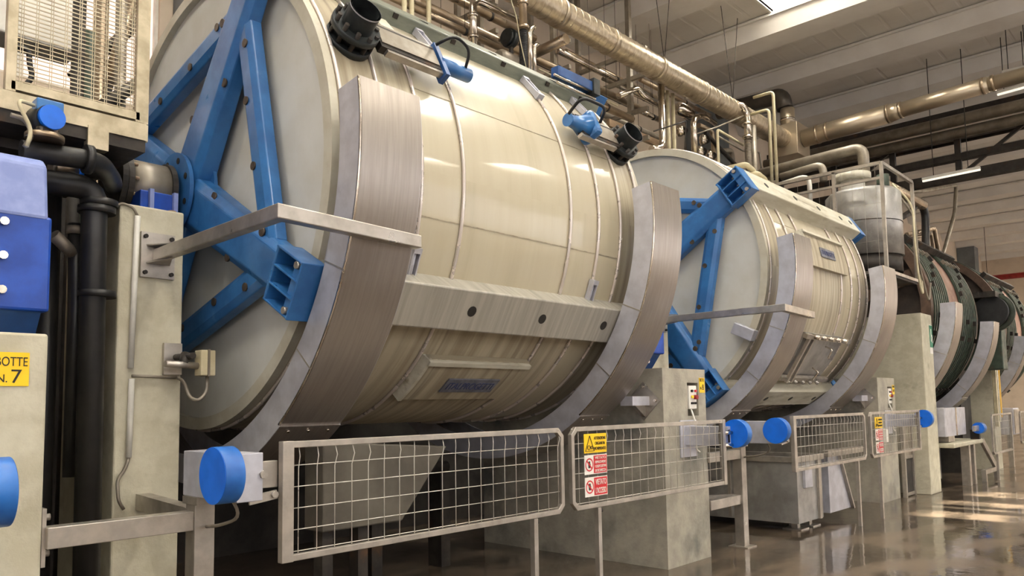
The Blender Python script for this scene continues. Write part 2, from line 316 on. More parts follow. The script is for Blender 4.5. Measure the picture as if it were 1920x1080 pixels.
def spider(root, xf, degs, sgn=1):           # blue arms in front of (sgn=1) or behind an end face
    for k, dg in enumerate(degs):
        u, t = frame(dg); c = V((0, YC, ZC)); xa, xb = (xf - .19, xf - .02) if sgn > 0 else (xf + .02, xf + .19); x_ = lambda f_: xa + (xb - xa) * f_ if sgn > 0 else xb - (xb - xa) * f_
        arm = MB(); r0, r1 = .15, 1.64; w0, w1 = .40, .32
        # tapered pressed beam with chamfered front edges
        def ring(r, w, d): return [c + u * r + t * s_ * w * wf + X3 * x_(f_) for s_, wf, f_ in ((-1, .5, 1), (-1, .5, d + .22), (-1, .34, d), (1, .34, d), (1, .5, d + .22), (1, .5, 1))]
        A, B_ = ring(r0, w0, 0), ring(r1, w1, .25)
        arm.add(A + B_, [(0, 1, 2, 3, 4, 5), (11, 10, 9, 8, 7, 6)] + [(i, (i + 1) % 6, (i + 1) % 6 + 6, i + 6) for i in range(6)])
        am = arm.build('spider_arm', 'blue', root, bev=.012)
        for r in (.55, .95, 1.3):
            p = c + u * r + t * (.18 if r != .95 else -.17) * .9 + X3 * (x_(.16 + r * .12)); MB().cyl(p, p - X3 * .014 * sgn, .032, 14).build('bolt_head', 'bolt_rust', am)
        # end bracket: ribs along the arm, outer plate with bolts
        br = MB()
        for s_ in (-.18, -.06, .06, .18): br.obox(c + u * 1.79 + t * s_ + X3 * x_(.45), u * .165, t * .008, X3 * .09)
        br.obox(c + u * 1.645 + X3 * x_(.45), u * .012, t * .188, X3 * .09); br.obox(c + u * 1.955 + X3 * x_(.5), u * .01, t * .19, X3 * .1); br.obox(c + u * 1.79 + X3 * x_(.97), u * .165, t * .186, X3 * .008)
        br.obox(c + u * 1.90 + X3 * x_(.12), u * .055, t * .186, X3 * .008)
        b = br.build('end_bracket', 'blue', root, bev=.006)
        for s_ in (-.12, 0, .12):
            p = c + u * 1.915 + t * s_ + X3 * x_(.4); MB().cyl(p + u * .03, p - u * .06, .034, 8).build('nut', 'blue_disc', b); MB().cyl(p - u * .06, p - u * .1, .02, 8).build('bolt', 'steel', b)
        for s_ in (-.15, .15):
            p = c + u * 1.90 + t * s_ + X3 * (x_(.08)); MB().cyl(p, p - X3 * .03 * sgn, .024, 8).build('bolt', 'steel', b)
        # chord strut to the next arm
        u2, t2 = frame(degs[(k + 1) % 4]); p = c + u * 1.36 + t * .1 + X3 * x_(.62); q = c + u2 * 1.36 - t2 * .1 + X3 * x_(.62); d = (q - p).normalized(); sd = d.cross(X3).normalized()
        st = MB()
        def r2(pt): return [pt + sd * w * .1 + X3 * (x_(f_) - x_(.62)) for w, f_ in ((-1, .98), (-1, .5), (-.5, .35), (.5, .35), (1, .5), (1, .98))]
        A, B_ = r2(p), r2(q)
        st.add(A + B_, [(0, 1, 2, 3, 4, 5), (11, 10, 9, 8, 7, 6)] + [(i, (i + 1) % 6, (i + 1) % 6 + 6, i + 6) for i in range(6)])
        so = st.build('chord_strut', 'blue', root, bev=.008); L_ = (q - p).length
        for f_ in (.1, .35, .65, .9):
            w = p + d * L_ * f_ + sd * (.035 if int(f_ * 100) % 2 else -.035) + X3 * (x_(.36) - x_(.62)); MB().cyl(w, w - X3 * .012 * sgn, .03, 14).build('bolt_head', 'bolt_rust', so)
def drum(xo, degs, label, beam_mat):
    x0, x1 = 2.70 + xo, 6.20 + xo
    root = thing('tanning_drum', (4.45 + xo, YC, 0), label, 'drum')
    sh = MB().lathe([(x0 + .05, 1.80), (x0 + .42, 1.80), (x1 - .42, 1.80), (x1 - .05, 1.80)], YC, ZC, n=144)
    shell = sh.build('shell', 'shell', root)
    for a, b in ((x0 + .05, x0 + .40), (x1 - .40, x1 - .05)): MB().lathe([(a, 1.804), (b, 1.804)], YC, ZC, n=144).build('stained_end_sheet', 'shell_stained', shell)
    for dg in (-10.5, 20, 80, 140, 200, 260): arcplate(MB(), x0 + .4, x1 - .4, 1.8, 1.8035, dg - .12, dg + .12, 2).build('sheet_seam', 'shell_stained', shell)
    for xf, s_ in ((x0, 1), (x1, -1)):
        MB().lathe([(xf + .03 * s_, .0001), (xf + .035 * s_, .9), (xf + .05 * s_, 1.72)], YC, ZC, n=128).build('end_face', 'face', root)
        arcplate(MB(), min(xf, xf + .06 * s_), max(xf, xf + .06 * s_), 1.715, 1.806, 0, 360, 144).build('end_rim', 'face_trim', root)
    hx = (2.78, 3.10, 3.43, 3.83, 5.08, 5.475, 5.805, 6.12)
    for i, x in enumerate(hx):
        P = [cpos(x + xo, 1.813, 360 * j / 160) for j in range(160)]; h = MB(); n = 8
        h.lathe([(x + xo + .014 * math.cos(2 * math.pi * j / n), 1.813 + .014 * math.sin(2 * math.pi * j / n)) for j in range(n)], YC, ZC, n=160, closed=True)
        hp = h.build('hoop', 'hoop', root)
        tb = {0: -20.8, 2: -22.2, 3: 40.5, 4: 40.2, 5: -22.5, 6: 41.5}.get(i)
        if tb is not None and degs[0] < 0:
            u, t = frame(tb); c = cpos(x + xo, 1.83, tb)
            q = MB(); q.obox(c + t * .13, t * .02, u * .03, X3 * .035); q.obox(c - t * .13, t * .02, u * .03, X3 * .035); q.obox(c + X3 * .03, t * .15, u * .025, X3 * .006); q.obox(c - X3 * .03, t * .15, u * .025, X3 * .006)
            q.tube([c - t * .12, c + t * .12], .012, 8); q.build('hoop_tensioner', 'steel_cheek', hp)
    for dg in degs:
        up = beam_mat == 'beam_grey' and 40 < dg < 90; rb = 1.90 if up else 1.972; bc = dg - 4 if up else dg
        bm_ = MB(); cbox(bm_, x0 - .01, x1 + .01, 1.78, rb, bc, .36, .33); b = bm_.build('long_beam', 'beam_dark' if up else beam_mat, root, bev=.012)
        if up:
            for x in (3.2, 3.6, 4.2, 4.8, 5.4, 5.9): u, t = frame(bc); MB().obox(cpos(x + xo, rb - .03, bc) - t * .172, X3 * .022, t * .008, u * .02).build('beam_clip', 'iron_dark', b)
        u, t = frame(dg)
        for x in (3.1, 3.98, 4.78, 5.62, 6.02):
            p = cpos(x + xo, rb - .002, bc); MB().tube([p, p + u * .006], .042, 16).build('bolt_recess', 'ink', b)
    spider(root, x0, degs, 1); spider(root, x1, degs, -1)
    MB().lathe([(x0 - .21, .12), (x0, .12)], YC, ZC, n=32).build('axle', 'steel', root)
    fl = MB(); fl.lathe([(x0 - .225, .10), (x0 - .225, .31), (x0 - .195, .31), (x0 - .195, .10)], YC, ZC, n=48, sm=False, closed=True)
    f_ = fl.build('hub_flange', 'blue', root)
    for k in range(8):
        p = cpos(x0 - .226, .25, 20 + 45 * k); MB().tube([p, p - X3 * .004], .024, 12).build('flange_hole', 'ink', f_)
    MB().lathe([(x0 - .06, .11), (x0 - .06, .36), (x0 - .035, .36), (x0 - .035, .11)], YC, ZC, n=48, sm=False, closed=True).build('hub_plate', 'blue', root)
    return root
d1 = drum(0, [-29, 55, 149, 241], 'nearest large cream tanning drum with blue spider arms on its end', 'beam_grey')
d2 = drum(6.17, [33, 123, 213, -55.5], 'second cream tanning drum behind the pillar marked BOTTE N.8', 'beam_cream')
# door panel with maker's plate on the near drum, low under the beam
def name_panel(root, x0, x1, a_hi, a_lo, px0, px1, pa_hi, pa_lo):
    p = arcplate(MB(), x0, x1, 1.8, 1.86, a_lo, a_hi, 10).build('door_panel', 'shell_stained', root)
    MB().obox(cpos((x0 + x1) / 2, 1.865, a_hi - .8), X3 * ((x1 - x0) / 2), frame(a_hi)[1] * .02, frame(a_hi)[0] * .03).build('panel_lip', 'beam_cream', p)
    MB().lathe([(x0 - .03, 1.8), (x0, 1.875), (x0 + .03, 1.875), (x0 + .03, 1.8)], YC, ZC, a_lo, a_hi, 10, sm=False, closed=True).build('panel_lip', 'beam_cream', p)
    u, t = frame((pa_hi + pa_lo) / 2); c = cpos((px0 + px1) / 2, 1.868, (pa_hi + pa_lo) / 2); h = 1.866 * math.radians(pa_hi - pa_lo)
    MB().obox(c, X3 * (px1 - px0) / 2, t * h / 2, u * .006).build('maker_plate', 'plate_blue', p)
    text('ITALPROGETTI', 'ink_blue', c + u * .008, X3, t, (px1 - px0) * .88, h * .5, p)
arcplate(MB(), 3.12, 3.42, 1.8, 1.8045, 4, 30, 14).build('streaked_sheet', 'shell_stained', d1); arcplate(MB(), 3.44, 5.47, 1.8, 1.8045, -88, -33, 24).build('streaked_sheet', 'shell_stained', d1)
name_panel(d1, 3.89, 5.05, -44, -59.2, 4.23, 4.82, -50.2, -55.3)
name_panel(d2, 10.0, 11.4, 19, 4, 10.48, 10.98, 13.1, 9.0)
# hatch on the second drum
arcplate(MB(), 9.95, 11.45, 1.8, 1.8045, -24, 4, 14).build('streaked_sheet', 'shell_stained', d2)
def hatch():
    h = arcplate(MB(), 10.2, 11.55, 1.8, 1.85, -46, -24, 10).build('loading_hatch', 'steel_tub', d2, label='steel loading hatch with clamps')
    for a in (-25, -45): u, t = frame(a); MB().obox(cpos(10.9, 1.9, a), X3 * .8, t * .03, u * .03).build('clamp_bar', 'steel', h)
    for x in (10.28, 10.42): u, t = frame(-35); MB().bar(cpos(x, 1.9, -25), cpos(x, 1.95, -46), .05, .04).build('rail', 'steel', h)
    for a in (-29, -40):
        MB().tube(fillet([cpos(11.05, 1.85, a), cpos(11.05, 1.96, a), cpos(11.05, 1.96, a - 4), cpos(11.2, 1.96, a - 4)], .03), .012, 8).build('handle', 'pipe_bright', h)
    for x in (10.35, 10.6, 10.85, 11.1, 11.35):
        MB().cyl(cpos(x, 1.86, -25), cpos(x, 2.0, -24.5), .03, 10).build('clamp_screw', 'pipe_bright', h); MB().cyl(cpos(x, 1.86, -46), cpos(x, 1.97, -46), .025, 10).build('clamp_screw', 'steel', h)
hatch()
# inspection lamp box on the second drum's end face
q = on((1392, 622), 0, 8.75); MB().obox(V((8.80, q[1], q[2])), X3 * .06, V((0, -.13, -.06)), V((0, -.03, .065))).build('sensor_box', 'steel_cheek', d2, bev=.01)
# drain valves with blue pneumatic cylinders
def valve(x, dg, sgn, label, act):
    u, t = frame(dg); c = cpos(x, 1.8, dg); ax = (u - X3 * .12).normalized(); d = (X3 * sgn).normalized()
    v = MB().tube([c, c + ax * .05], .165, 24).build('drain_valve', 'valve_black', d1, label=label); MB().tube([c + ax * .05, c + ax * .12], .12, 24).build('valve_neck', 'valve_black', v)
    MB().tube([c + ax * .11, c + ax * .155], .17, 24).build('valve_flange', 'valve_black', v)
    s = MB(); s.tube([c + ax * .15, c + ax * .29], .108, 28, cap=False); s.tube([c + ax * .29, c + ax * .15], .094, 28, cap=False); s.build('spout', 'valve_black', v)
    MB().tube([c + ax * .283, c + ax * .292], .11, 28, cap=False).build('spout_lip', 'steel_cheek', v); MB().tube([c + ax * .16, c + ax * .165], .093, 20).build('valve_gate', 'black_rubber', v)
    for k in range(10):
        a = 2 * math.pi * k / 10; p = c + (X3 * math.cos(a) + t * math.sin(a)) * .148; MB().cyl(p + ax * .03, p + ax * .19, .016, 8).build('flange_bolt', 'iron_dark', v)
    c = c - u * .10
    MB().obox(c + u * .22 + d * .42, d * .27, t * .11, u * .03).build('gate_housing', 'iron_dark', v)
    MB().obox(c + u * .255 + d * .42, d * .26, t * .075, u * .004).build('cover_plate', 'pipe_grey', v)
    for s_ in (-1, 1): MB().bar(c + u * .22 + d * .2 + t * s_ * .12, c + u * .22 + d * .72 + t * s_ * .12, .03, .05, up=u).build('guide_rail', 'steel', v)
    if act == 0:
        MB().obox(c + u * .22 + d * .72, d * .02, t * .16, u * .05).build('end_plate', 'blue_dark', v)
        MB().tube([c + u * .22 + d * .73, c + u * .22 + d * 1.03], .055, 18).build('cylinder', 'blue', v)
        MB().tube(fillet([c + u * .28 + d * .7 + t * .12, c + u * .42 + d * .78 + t * .12, c + u * .38 + d * .95 + t * .08, c + u * .26 + d * .96], .08), .012, 8).build('air_hose', 'black_rubber', v)
    else:
        MB().obox(c + u * .24 + d * .56, d * .05, t * .13, u * .11).build('actuator_body', 'blue', v, bev=.04)
        MB().tube([c + u * .24 + d * .6, c + u * .24 + d * .72, c + u * .24 + d * .82, c + u * .24 + d * .85], [.11, .065, .05, .06], 18).build('actuator_neck', 'blue', v)
        MB().tube(fillet([c + u * .3 + d * .9, c + u * .5 + d * .95, c + u * .5 + d * .6, c + u * .34 + d * .5], .1), .014, 8).build('air_hose', 'black_rubber', v)
valve(2.95, 26.5, 1, 'black drain valve with blue cylinder', 0)
valve(5.97, 24.5, -1, 'black drain valve with square blue actuator', 1)
# little electrical actuator lying on the upper beam of the near drum
v = MB().bar(cpos(5.55, 1.99, 50), cpos(6.1, 1.99, 50), .1, .1).build('air_cylinder', 'blue_dark', d1, bev=.01)
MB().bar(cpos(6.08, 1.99, 50), cpos(6.18, 1.99, 50), .14, .16).build('head', 'valve_black', v)
for k in (-.04, .04): MB().tube([cpos(5.5, 1.95 + k * .5, 47 + k * 30), cpos(6.1, 1.95 + k * .5, 47 + k * 30)], .012, 8).build('tie_rod', 'pipe_bright', v)
# clear-painted inspection plate beside the valve
arcplate(MB(), 3.38, 3.50, 1.8, 1.83, 31, 44, 6).build('inspection_plate', 'beam_cream', d1)
# ------------------------------------------------------------------ ring guards in stainless sheet
def guard(x0, x1, label, ri=1.99, ro=2.2, a0=8, seam=-53.3, a1=-128, group=None, m1='steel_guard', m2='steel_cheek'):
    g = thing('ring_guard', ((x0 + x1) / 2, YC - .6, 0), label, 'guard', group)
    for k, (b0, b1, e) in enumerate(((seam, a0, 0), (a1, seam, .012))):
        MB().lathe([(x0, ro + e), (x1, ro + e), (x1, ro + e - .012), (x0, ro + e - .012)], YC, ZC, b0, b1, 60, sm=False, closed=True).build('outer_sheet', m1, g)
        for x in (x0 - .004, x1 - .006): MB().lathe([(x, ri), (x, ro + e - .002), (x + .01, ro + e - .002), (x + .01, ri)], YC, ZC, b0, b1, 60, sm=False, closed=True).build('side_cheek', m2, g)
        if k == 0:
            MB().lathe([(x0 + .008, ri), (x1 - .008, ri), (x1 - .008, ro - .01), (x0 + .008, ro - .01)], YC, ZC, a0 - .6, a0 - .2, 1, sm=False, closed=True).build('end_cap', m1, g)
            MB().lathe([(x0 - .006, ro + .001), (x0 + .006, ro + .001), (x0 + .006, ro - .012), (x0 - .006, ro - .012)], YC, ZC, b0, b1, 60, closed=True).build('welded_edge', 'pipe_bright', g)
    for x in (x0 + .08, (x0 + x1) / 2, x1 - .08):
        p = cpos(x, ro + .012, seam - 1.2); MB().cyl(p, p + frame(seam)[0] * .012, .012, 8).build('bolt', 'pipe_bright', g)
    for a in (-22.5, -40): MB().lathe([(x0 - .007, ri), (x0 - .007, ro), (x0 - .003, ro), (x0 - .003, ri)], YC, ZC, a - .15, a + .15, 1, sm=False, closed=True).build('sheet_joint', 'steel', g)
    return g
G1 = guard(2.637, 3.10, 'curved stainless guard over the near end of the first drum')
G2 = guard(5.77, 6.23, 'curved stainless guard at the far end of the first drum beside the N.8 pillar')
G3 = guard(8.78, 9.27, 'curved stainless guard over the near end of the second drum')
G4 = guard(11.92, 12.46, 'curved stainless guard at the far end of the second drum beside the N.9 pillar')
# bent square bars that hold the guards
def guard_bar(xo, label):
    r = thing('guard_brace', (2.1 + xo, 5.19, 2.5), label, 'brace')
    z = 2.625; pts = [V((2.11 + xo, 5.2, z)), V((2.09 + xo, 3.60, z)), V((3.10 + xo, 3.688, z))]
    d1_, d2_ = (pts[1] - pts[0]).normalized(), (pts[2] - pts[1]).normalized()
    b = MB(); w, h = .035, .04
    n0 = d1_.cross(Z3).normalized(); n2 = d2_.cross(Z3).normalized(); n1 = (n0 + n2).normalized() / math.cos((n0.angle(n2)) / 2)
    for p, n in zip(pts, (n0, n1, n2)): b.v += [p - n * w - Z3 * h, p + n * w - Z3 * h, p + n * w + Z3 * h, p - n * w + Z3 * h]
    b.f = [[0, 1, 2, 3], [8, 9, 10, 11]] + [[i * 4 + j, i * 4 + (j + 1) % 4, i * 4 + 4 + (j + 1) % 4, i * 4 + 4 + j] for i in (0, 1) for j in range(4)]; b.sm = [False] * len(b.f)
    b.build('bar', 'steel', r, bev=.006)
    pl = MB().box(2.0 + xo, 2.22 + xo, 5.175, 5.195, z - .15, z + .15).build('wall_plate', 'steel', r)
    for i in (-1, 1):
        for k in (-1, 1): MB().cyl((2.11 + xo + i * .085, 5.18, z + k * .12), (2.11 + xo + i * .085, 5.155, z + k * .12), .014, 8).build('bolt', 'iron_dark', pl)
    for k in (-1, 1): MB().prism([(2.03 + xo, 5.18, z + k * .06), (2.19 + xo, 5.18, z + k * .06), (2.11 + xo, 4.95, z + k * .045)], (0, 0, .008)).build('gusset', 'steel', r)
guard_bar(0, 'bent square steel bar bracing the first guard to the tall cream pillar')
guard_bar(6.17, 'bent square steel bar in front of the second drum bracing its near guard')
def side_bracket(xo, label, xe):
    r = thing('guard_bracket', (6.54 + xo, 4.35, 1.5), label, 'bracket'); x = 6.545 + xo; y, z = 4.32, 1.62
    pl = MB().prism([(x, y - .19, z), (x, y, z + .19), (x, y + .19, z), (x, y, z - .19)], (-.014, 0, 0)).build('diamond_plate', 'steel', r)
    for a, b in ((-.14, 0), (.14, 0), (0, .14), (0, -.14)): MB().cyl((x - .01, y + a, z + b), (x - .035, y + a, z + b), .015, 8).build('bolt', 'pipe_bright', pl)
    MB().box(xe, x - .01, y - .07, y + .07, z - .045, z + .045).build('channel', 'steel_cheek', r)
    MB().prism([(x - .012, y - .02, z - .04), (x - .012, y - .02, z - .16), (x - .2, y - .02, z - .04)], (0, .012, 0)).build('gusset', 'steel', r)
side_bracket(0, 'diamond plate bracket between the N.8 pillar and the first drum guard', 6.236)
side_bracket(6.2, 'diamond plate bracket between the N.9 pillar and the second drum guard', 12.466)
# ------------------------------------------------------------------ pillars
def pillar(name, x0, x1, y0, y1, z, mt, label, bev=.012):
    return MB().box(x0, x1, y0, y1, 0, z).build(name, mt, bev=bev, label=label, cat='pillar')
pillar('concrete_pillar', .30, 1.17, 4.10, 6.6, 1.97, 'conc_cream', 'low cream concrete pillar with the BOTTE N.7 sign at the left edge')
pillar('concrete_pillar', 1.87, 2.29, 5.20, 6.2, 2.95, 'conc_cream', 'tall narrow cream pillar carrying the near drum bearing')
pillar('concrete_pillar', 14.25, 14.85, 3.82, 6.6, 3.05, 'conc_cream', 'tall pale concrete pillar with a green sign between second and third drums')
def recess_pillar(xo, label, mt='conc_grey'):
    x0, x1, y0, y1, z = 6.54 + xo, 7.37 + xo, 4.10, 6.6, 1.94
    a, b, c, d = 7.00 + xo, 7.22 + xo, 1.46, 1.80   # recess for the switch box
    m_ = MB().box(x0, x1, y0 + .16, y1, 0, z).box(x0, a, y0, y0 + .16, 0, z).box(b, x1, y0, y0 + .16, 0, z).box(a, b, y0, y0 + .16, 0, c).box(a, b, y0, y0 + .16, d, z)
    return m_.build('concrete_pillar', mt, label=label, cat='pillar')
recess_pillar(0, 'grey concrete pillar with recessed switch box and BOTTE N.8 sign')
recess_pillar(6.2, 'grey concrete pillar with recessed switch box beside the far end of the second drum')
def switch_box(xo, label):
    r = thing('switch_box', (7.09 + xo, 4.2, 1.53), label, 'switch box'); x, y = 7.02 + xo, 4.09
    MB().box(x, x + .15, y, y + .16, 1.53, 1.77).build('housing', 'sign_white', r, bev=.008)
    for dx, z, mt, rr in ((.045, 1.715, 'ink', .014), (.115, 1.715, 'sign_red', .013), (.05, 1.655, 'sign_yellow', .016), (.105, 1.652, 'red_paint', .024), (.04, 1.59, 'ink', .012), (.075, 1.59, 'ink', .012), (.11, 1.59, 'ink', .012)):
        MB().cyl((x + dx, y + .002, z), (x + dx, y - (.035 if mt == 'red_paint' else .018), z), rr, 12).build('push_button', mt, r)
    MB().box(x + .02, x + .13, y - .001, y, 1.625, 1.685).build('label_strip', 'sign_white', r)
    MB().tube(fillet([(x + .06, y + .02, 1.53), (x + .055, y - .005, 1.47), (x + .07, y - .02, 1.40), (x + .05, y - .03, 1.30), (x + .05, y - .03, 1.12), (x + .12, y - .03, 1.09)], .05), .01, 8).build('cable', 'sign_white', r)
switch_box(0, 'white push-button switch box recessed in the N.8 pillar')
switch_box(6.2, 'small white push-button switch box recessed in the far N.9 pillar')
def sign(name, x, y, z, w, h, mt, label, cat='sign'):
    r = thing(name, (x, y, z - h / 2), label, cat); MB().box(x - w / 2, x + w / 2, y - .004, y, z - h / 2, z + h / 2).build('plate', mt, r); return r
s = sign('number_sign', 1.0, 4.098, 1.80, .185, .155, 'sign_yellow', 'yellow sign reading BOTTE N.7 on the low cream pillar at left')
text('BOTTE', 'ink', (1.022, 4.093, 1.835), X3, Z3, .126, .042, s); text('N.', 'ink', (.985, 4.093, 1.757), X3, Z3, .04, .036, s); text('7', 'ink', (1.042, 4.093, 1.767), X3, Z3, .042, .062, s)
s = sign('number_sign', 7.295, 4.098, 1.775, .105, .155, 'sign_yellow', 'small yellow sign reading BOTTE N.8 on the grey pillar')
text('BOTTE', 'ink', (7.295, 4.093, 1.83), X3, Z3, .085, .034, s); text('N.', 'ink', (7.272, 4.093, 1.745), X3, Z3, .03, .03, s); text('8', 'ink', (7.312, 4.093, 1.755), X3, Z3, .032, .058, s)
s = sign('number_sign', 13.495, 4.098, 1.75, .1, .15, 'sign_yellow', 'tiny yellow number sign beside the far switch box on the N.9 pillar')
text('BOTTE', 'ink', (13.495, 4.093, 1.80), X3, Z3, .08, .03, s); text('N.9', 'ink', (13.495, 4.093, 1.735), X3, Z3, .07, .045, s)
s = sign('exit_sign', 14.735, 3.818, 2.62, .17, .50, 'sign_white', 'green and white emergency sign on the tall pale pillar')
MB().box(14.655, 14.815, 3.808, 3.814, 2.48, 2.86).build('green_field', 'sign_green', s)
MB().box(14.70, 14.725, 3.803, 3.808, 2.58, 2.80).box(14.725, 14.765, 3.803, 3.808, 2.66, 2.70).box(14.765, 14.785, 3.803, 3.808, 2.56, 2.66).build('pictogram', 'sign_white', s)
# ------------------------------------------------------------------ safety gates
YG = 3.60
def gate(x0, x1, hinge, label, z0=.82, z1=1.43, nv=20, y=YG, leg=True, legx=None):
    g = thing('mesh_gate', ((x0 + x1) / 2, y, 0), label, 'gate', 'hinged mesh safety gates in front of the drums')
    c = .055; w = .034; h = 1 if hinge == 'left' else -1; xa, xb = (x0, x1) if h > 0 else (x1, x0)
    P = [(xa, z0), (xb - h * c, z0), (xb, z0 + c), (xb, z1 - c), (xb - h * c, z1), (xa, z1)]; f = MB()
    def inset(P, d):
        n = len(P); out = []
        for i in range(n):
            a, b, e = V(P[i - 1]).to_3d(), V(P[i]).to_3d(), V(P[(i + 1) % n]).to_3d(); u = (b - a).normalized(); v_ = (e - b).normalized(); nu = V((-u.y, u.x, 0)) * h; nv_ = V((-v_.y, v_.x, 0)) * h
            bi = (nu + nv_); bi /= (1 + nu.dot(nv_)); out.append((b.x + bi.x * d, b.y + bi.y * d))
        return out
    Q = inset(P, w); n = len(P)
    for yy in (y - .018, y + .018): f.v += [V((a, yy, b)) for a, b in P] + [V((a, yy, b)) for a, b in Q]
    for i in range(n):
        j = (i + 1) % n
        for q in ([i, j, n + j, n + i], [2 * n + i, 2 * n + j, 3 * n + j, 3 * n + i], [i, j, 2 * n + j, 2 * n + i], [n + i, n + j, 3 * n + j, 3 * n + i]): f.f.append(q); f.sm.append(False)
    f.build('frame', 'steel', g, bev=.003)
    if hinge == 'left': MB().box(x0 - .004, x0 + .062, y - .022, y + .022, z0 - .002, z1 + .002).build('hinge_stile', 'steel', g, bev=.003)
    else: MB().box(x1 - .05, x1 + .004, y - .022, y + .022, z0 - .002, z1 + .002).build('hinge_stile', 'steel', g, bev=.003)
    wm = MB(); rnd = random.Random(x0)
    for i in range(6):
        z = z0 + .045 + (z1 - z0 - .06) * i / 5; wm.tube([(x0 + .02, y + .004, z), (x1 - .02, y + .004, z)], .0028, 5)
    for i in range(nv):
        x = x0 + .1 + (x1 - x0 - .15) * i / (nv - 1); b = rnd.uniform(0, .012); wm.tube([(x, y, z0 + .02), (x, y, z1 - .14), (x + b, y - b, z1 - .08), (x, y, z1 - .02)], .0028, 5)
    wm.build('wire_mesh', 'wire', g, kind='stuff')
    if leg:
        xl = legx if legx else (x1 - .32 if hinge == 'left' else x0 + .32)
        lg = MB().box(xl - .02, xl + .02, y - .02, y + .02, 0, z0 - .002).build('drop_leg', 'steel', g); MB().cyl((xl + .02, y, z0 - .03), (xl + .045, y, z0 - .03), .016, 8).build('pivot_bolt', 'iron_dark', lg)
    return g
gate(2.11, 4.37, 'left', 'nearest mesh safety gate hanging in front of the first drum')
g2 = gate(4.46, 6.79, 'right', 'mesh safety gate with yellow and red warning signs in front of the N.8 pillar')
gate(8.35, 10.60, 'left', 'mesh safety gate in front of the steel tub under the second drum')
gate(10.80, 12.98, 'right', 'small far mesh safety gate with warning signs before the N.9 pillar')
gate(17.25, 19.0, 'right', 'far mesh safety gate in front of the third drum', z0=.5, z1=1.28, y=3.5)
# gate hinge stations: square post, rails, head box and blue end discs
def disc(root, x, y, z, r=.137, d=.10):
    MB().tube([(x, y, z), (x + d, y, z)], r, 48).build('disc_rim', 'blue_side', root, bev=.004); MB().tube([(x - .002, y, z), (x, y, z)], r - .001, 48).build('disc_face', 'blue_disc', root)
def station(xo, which, tag_):
    x = 1.93 + xo; r = thing('gate_post', (x, 4.12, 0), which, 'gate post')
    MB().box(x - .055, x + .055, 4.06, 4.17, 0, 1.10).build('post', 'steel', r, bev=.004)
    MB().box(x - .11, x + .11, 4.0, 4.23, 0, .012).build('foot_plate', 'steel', r)
    MB().box(1.185 + xo, x - .055, 4.07, 4.16, .965, 1.065).build('side_rail', 'steel', r, bev=.004)
    if xo: MB().box(1.20 + xo, x - .055, 4.08, 4.15, .47, .57).build('lower_rail', 'steel', r, bev=.004); MB().bar((1.22 + xo, 4.6, .53), (x, 4.15, .53), .06, .08).build('lower_rail', 'steel', r)
    MB().box(1.172 + xo, 1.19 + xo, 3.98 + .13, 4.26, .88, 1.15).build('rail_plate', 'steel', r)
    for z in (1.10, .93): MB().cyl((1.19 + xo, 4.2, z), (1.23 + xo, 4.2, z), .016, 8).build('bolt', 'steel', r)
    MB().bar((x, 4.15, 1.02), (2.05 + xo, 5.19, 1.02), .08, .1).build('back_rail', 'steel', r)
    MB().box(x - .05, x + .09, 3.62, 4.22, 1.14, 1.38).build('head_box', 'steel_cheek', r, bev=.004)
    MB().box(x - .06, x + .05, 4.03, 4.2, 1.10, 1.14).build('head_plate', 'steel', r)
    disc(r, x - .185, 3.60, 1.285)
    MB().box(x + .0, x + .178, 3.63, 3.665, 1.20, 1.335).build('hinge_arm', 'steel', r, bev=.003); MB().cyl((x + .09, 3.63, 1.27), (x + .09, 3.605, 1.27), .022, 6).build('hinge_bolt', 'steel', r)
    MB().bar((x + .02, 3.63, 1.145), (x + .17, 3.625, 1.165), .012, .045).build('latch', 'steel', r); MB().cyl((x + .15, 3.63, 1.165), (x + .15, 3.6, 1.165), .018, 8).build('latch_bolt', 'steel', r)
    MB().tube(fillet([(x - .02, 3.8, 1.2), (x + .05, 3.75, 1.05), (x - .0, 3.9, 1.0), (x + .01, 4.06, .98)], .08), .009, 8).build('cable', 'pipe_grey', r)
station(0, 'square steel gate post with a blue end disc in front of the tall cream pillar', 0)
station(6.17, 'square steel gate post with a blue end disc left of the steel tub', 1)
def arm(xo, label, ge=.17):          # ge: distance from the disc to the gate's edge
    r = thing('hinge_bracket', (.9 + xo, 4.0, 1.1), label, 'hinge bracket'); x = .80 + xo
    MB().box(x - .15, x + .17, 4.085, 4.098, 1.05, 1.42).build('wall_plate', 'steel_cheek', r)
    MB().box(x - .06, x + .08, 3.62, 4.09, 1.17, 1.36).build('arm_box', 'steel_cheek', r, bev=.004)
    disc(r, x, 3.58, 1.29)
    MB().box(x - ge, x - .02, 3.62, 3.66, 1.20, 1.33).build('hinge_arm', 'steel', r, bev=.003)
    for z in (1.30, 1.18): MB().cyl((x - ge, 3.60, z), (x - .02, 3.60, z), .018, 10).build('hinge_pin', 'pipe_bright', r)
arm(0, 'blue disc hinge bracket bolted to the BOTTE N.7 pillar')
arm(6.17, 'blue disc hinge bracket in front of the N.8 pillar')
arm(12.33, 'small blue disc hinge bracket beside the far signed gate', .14)
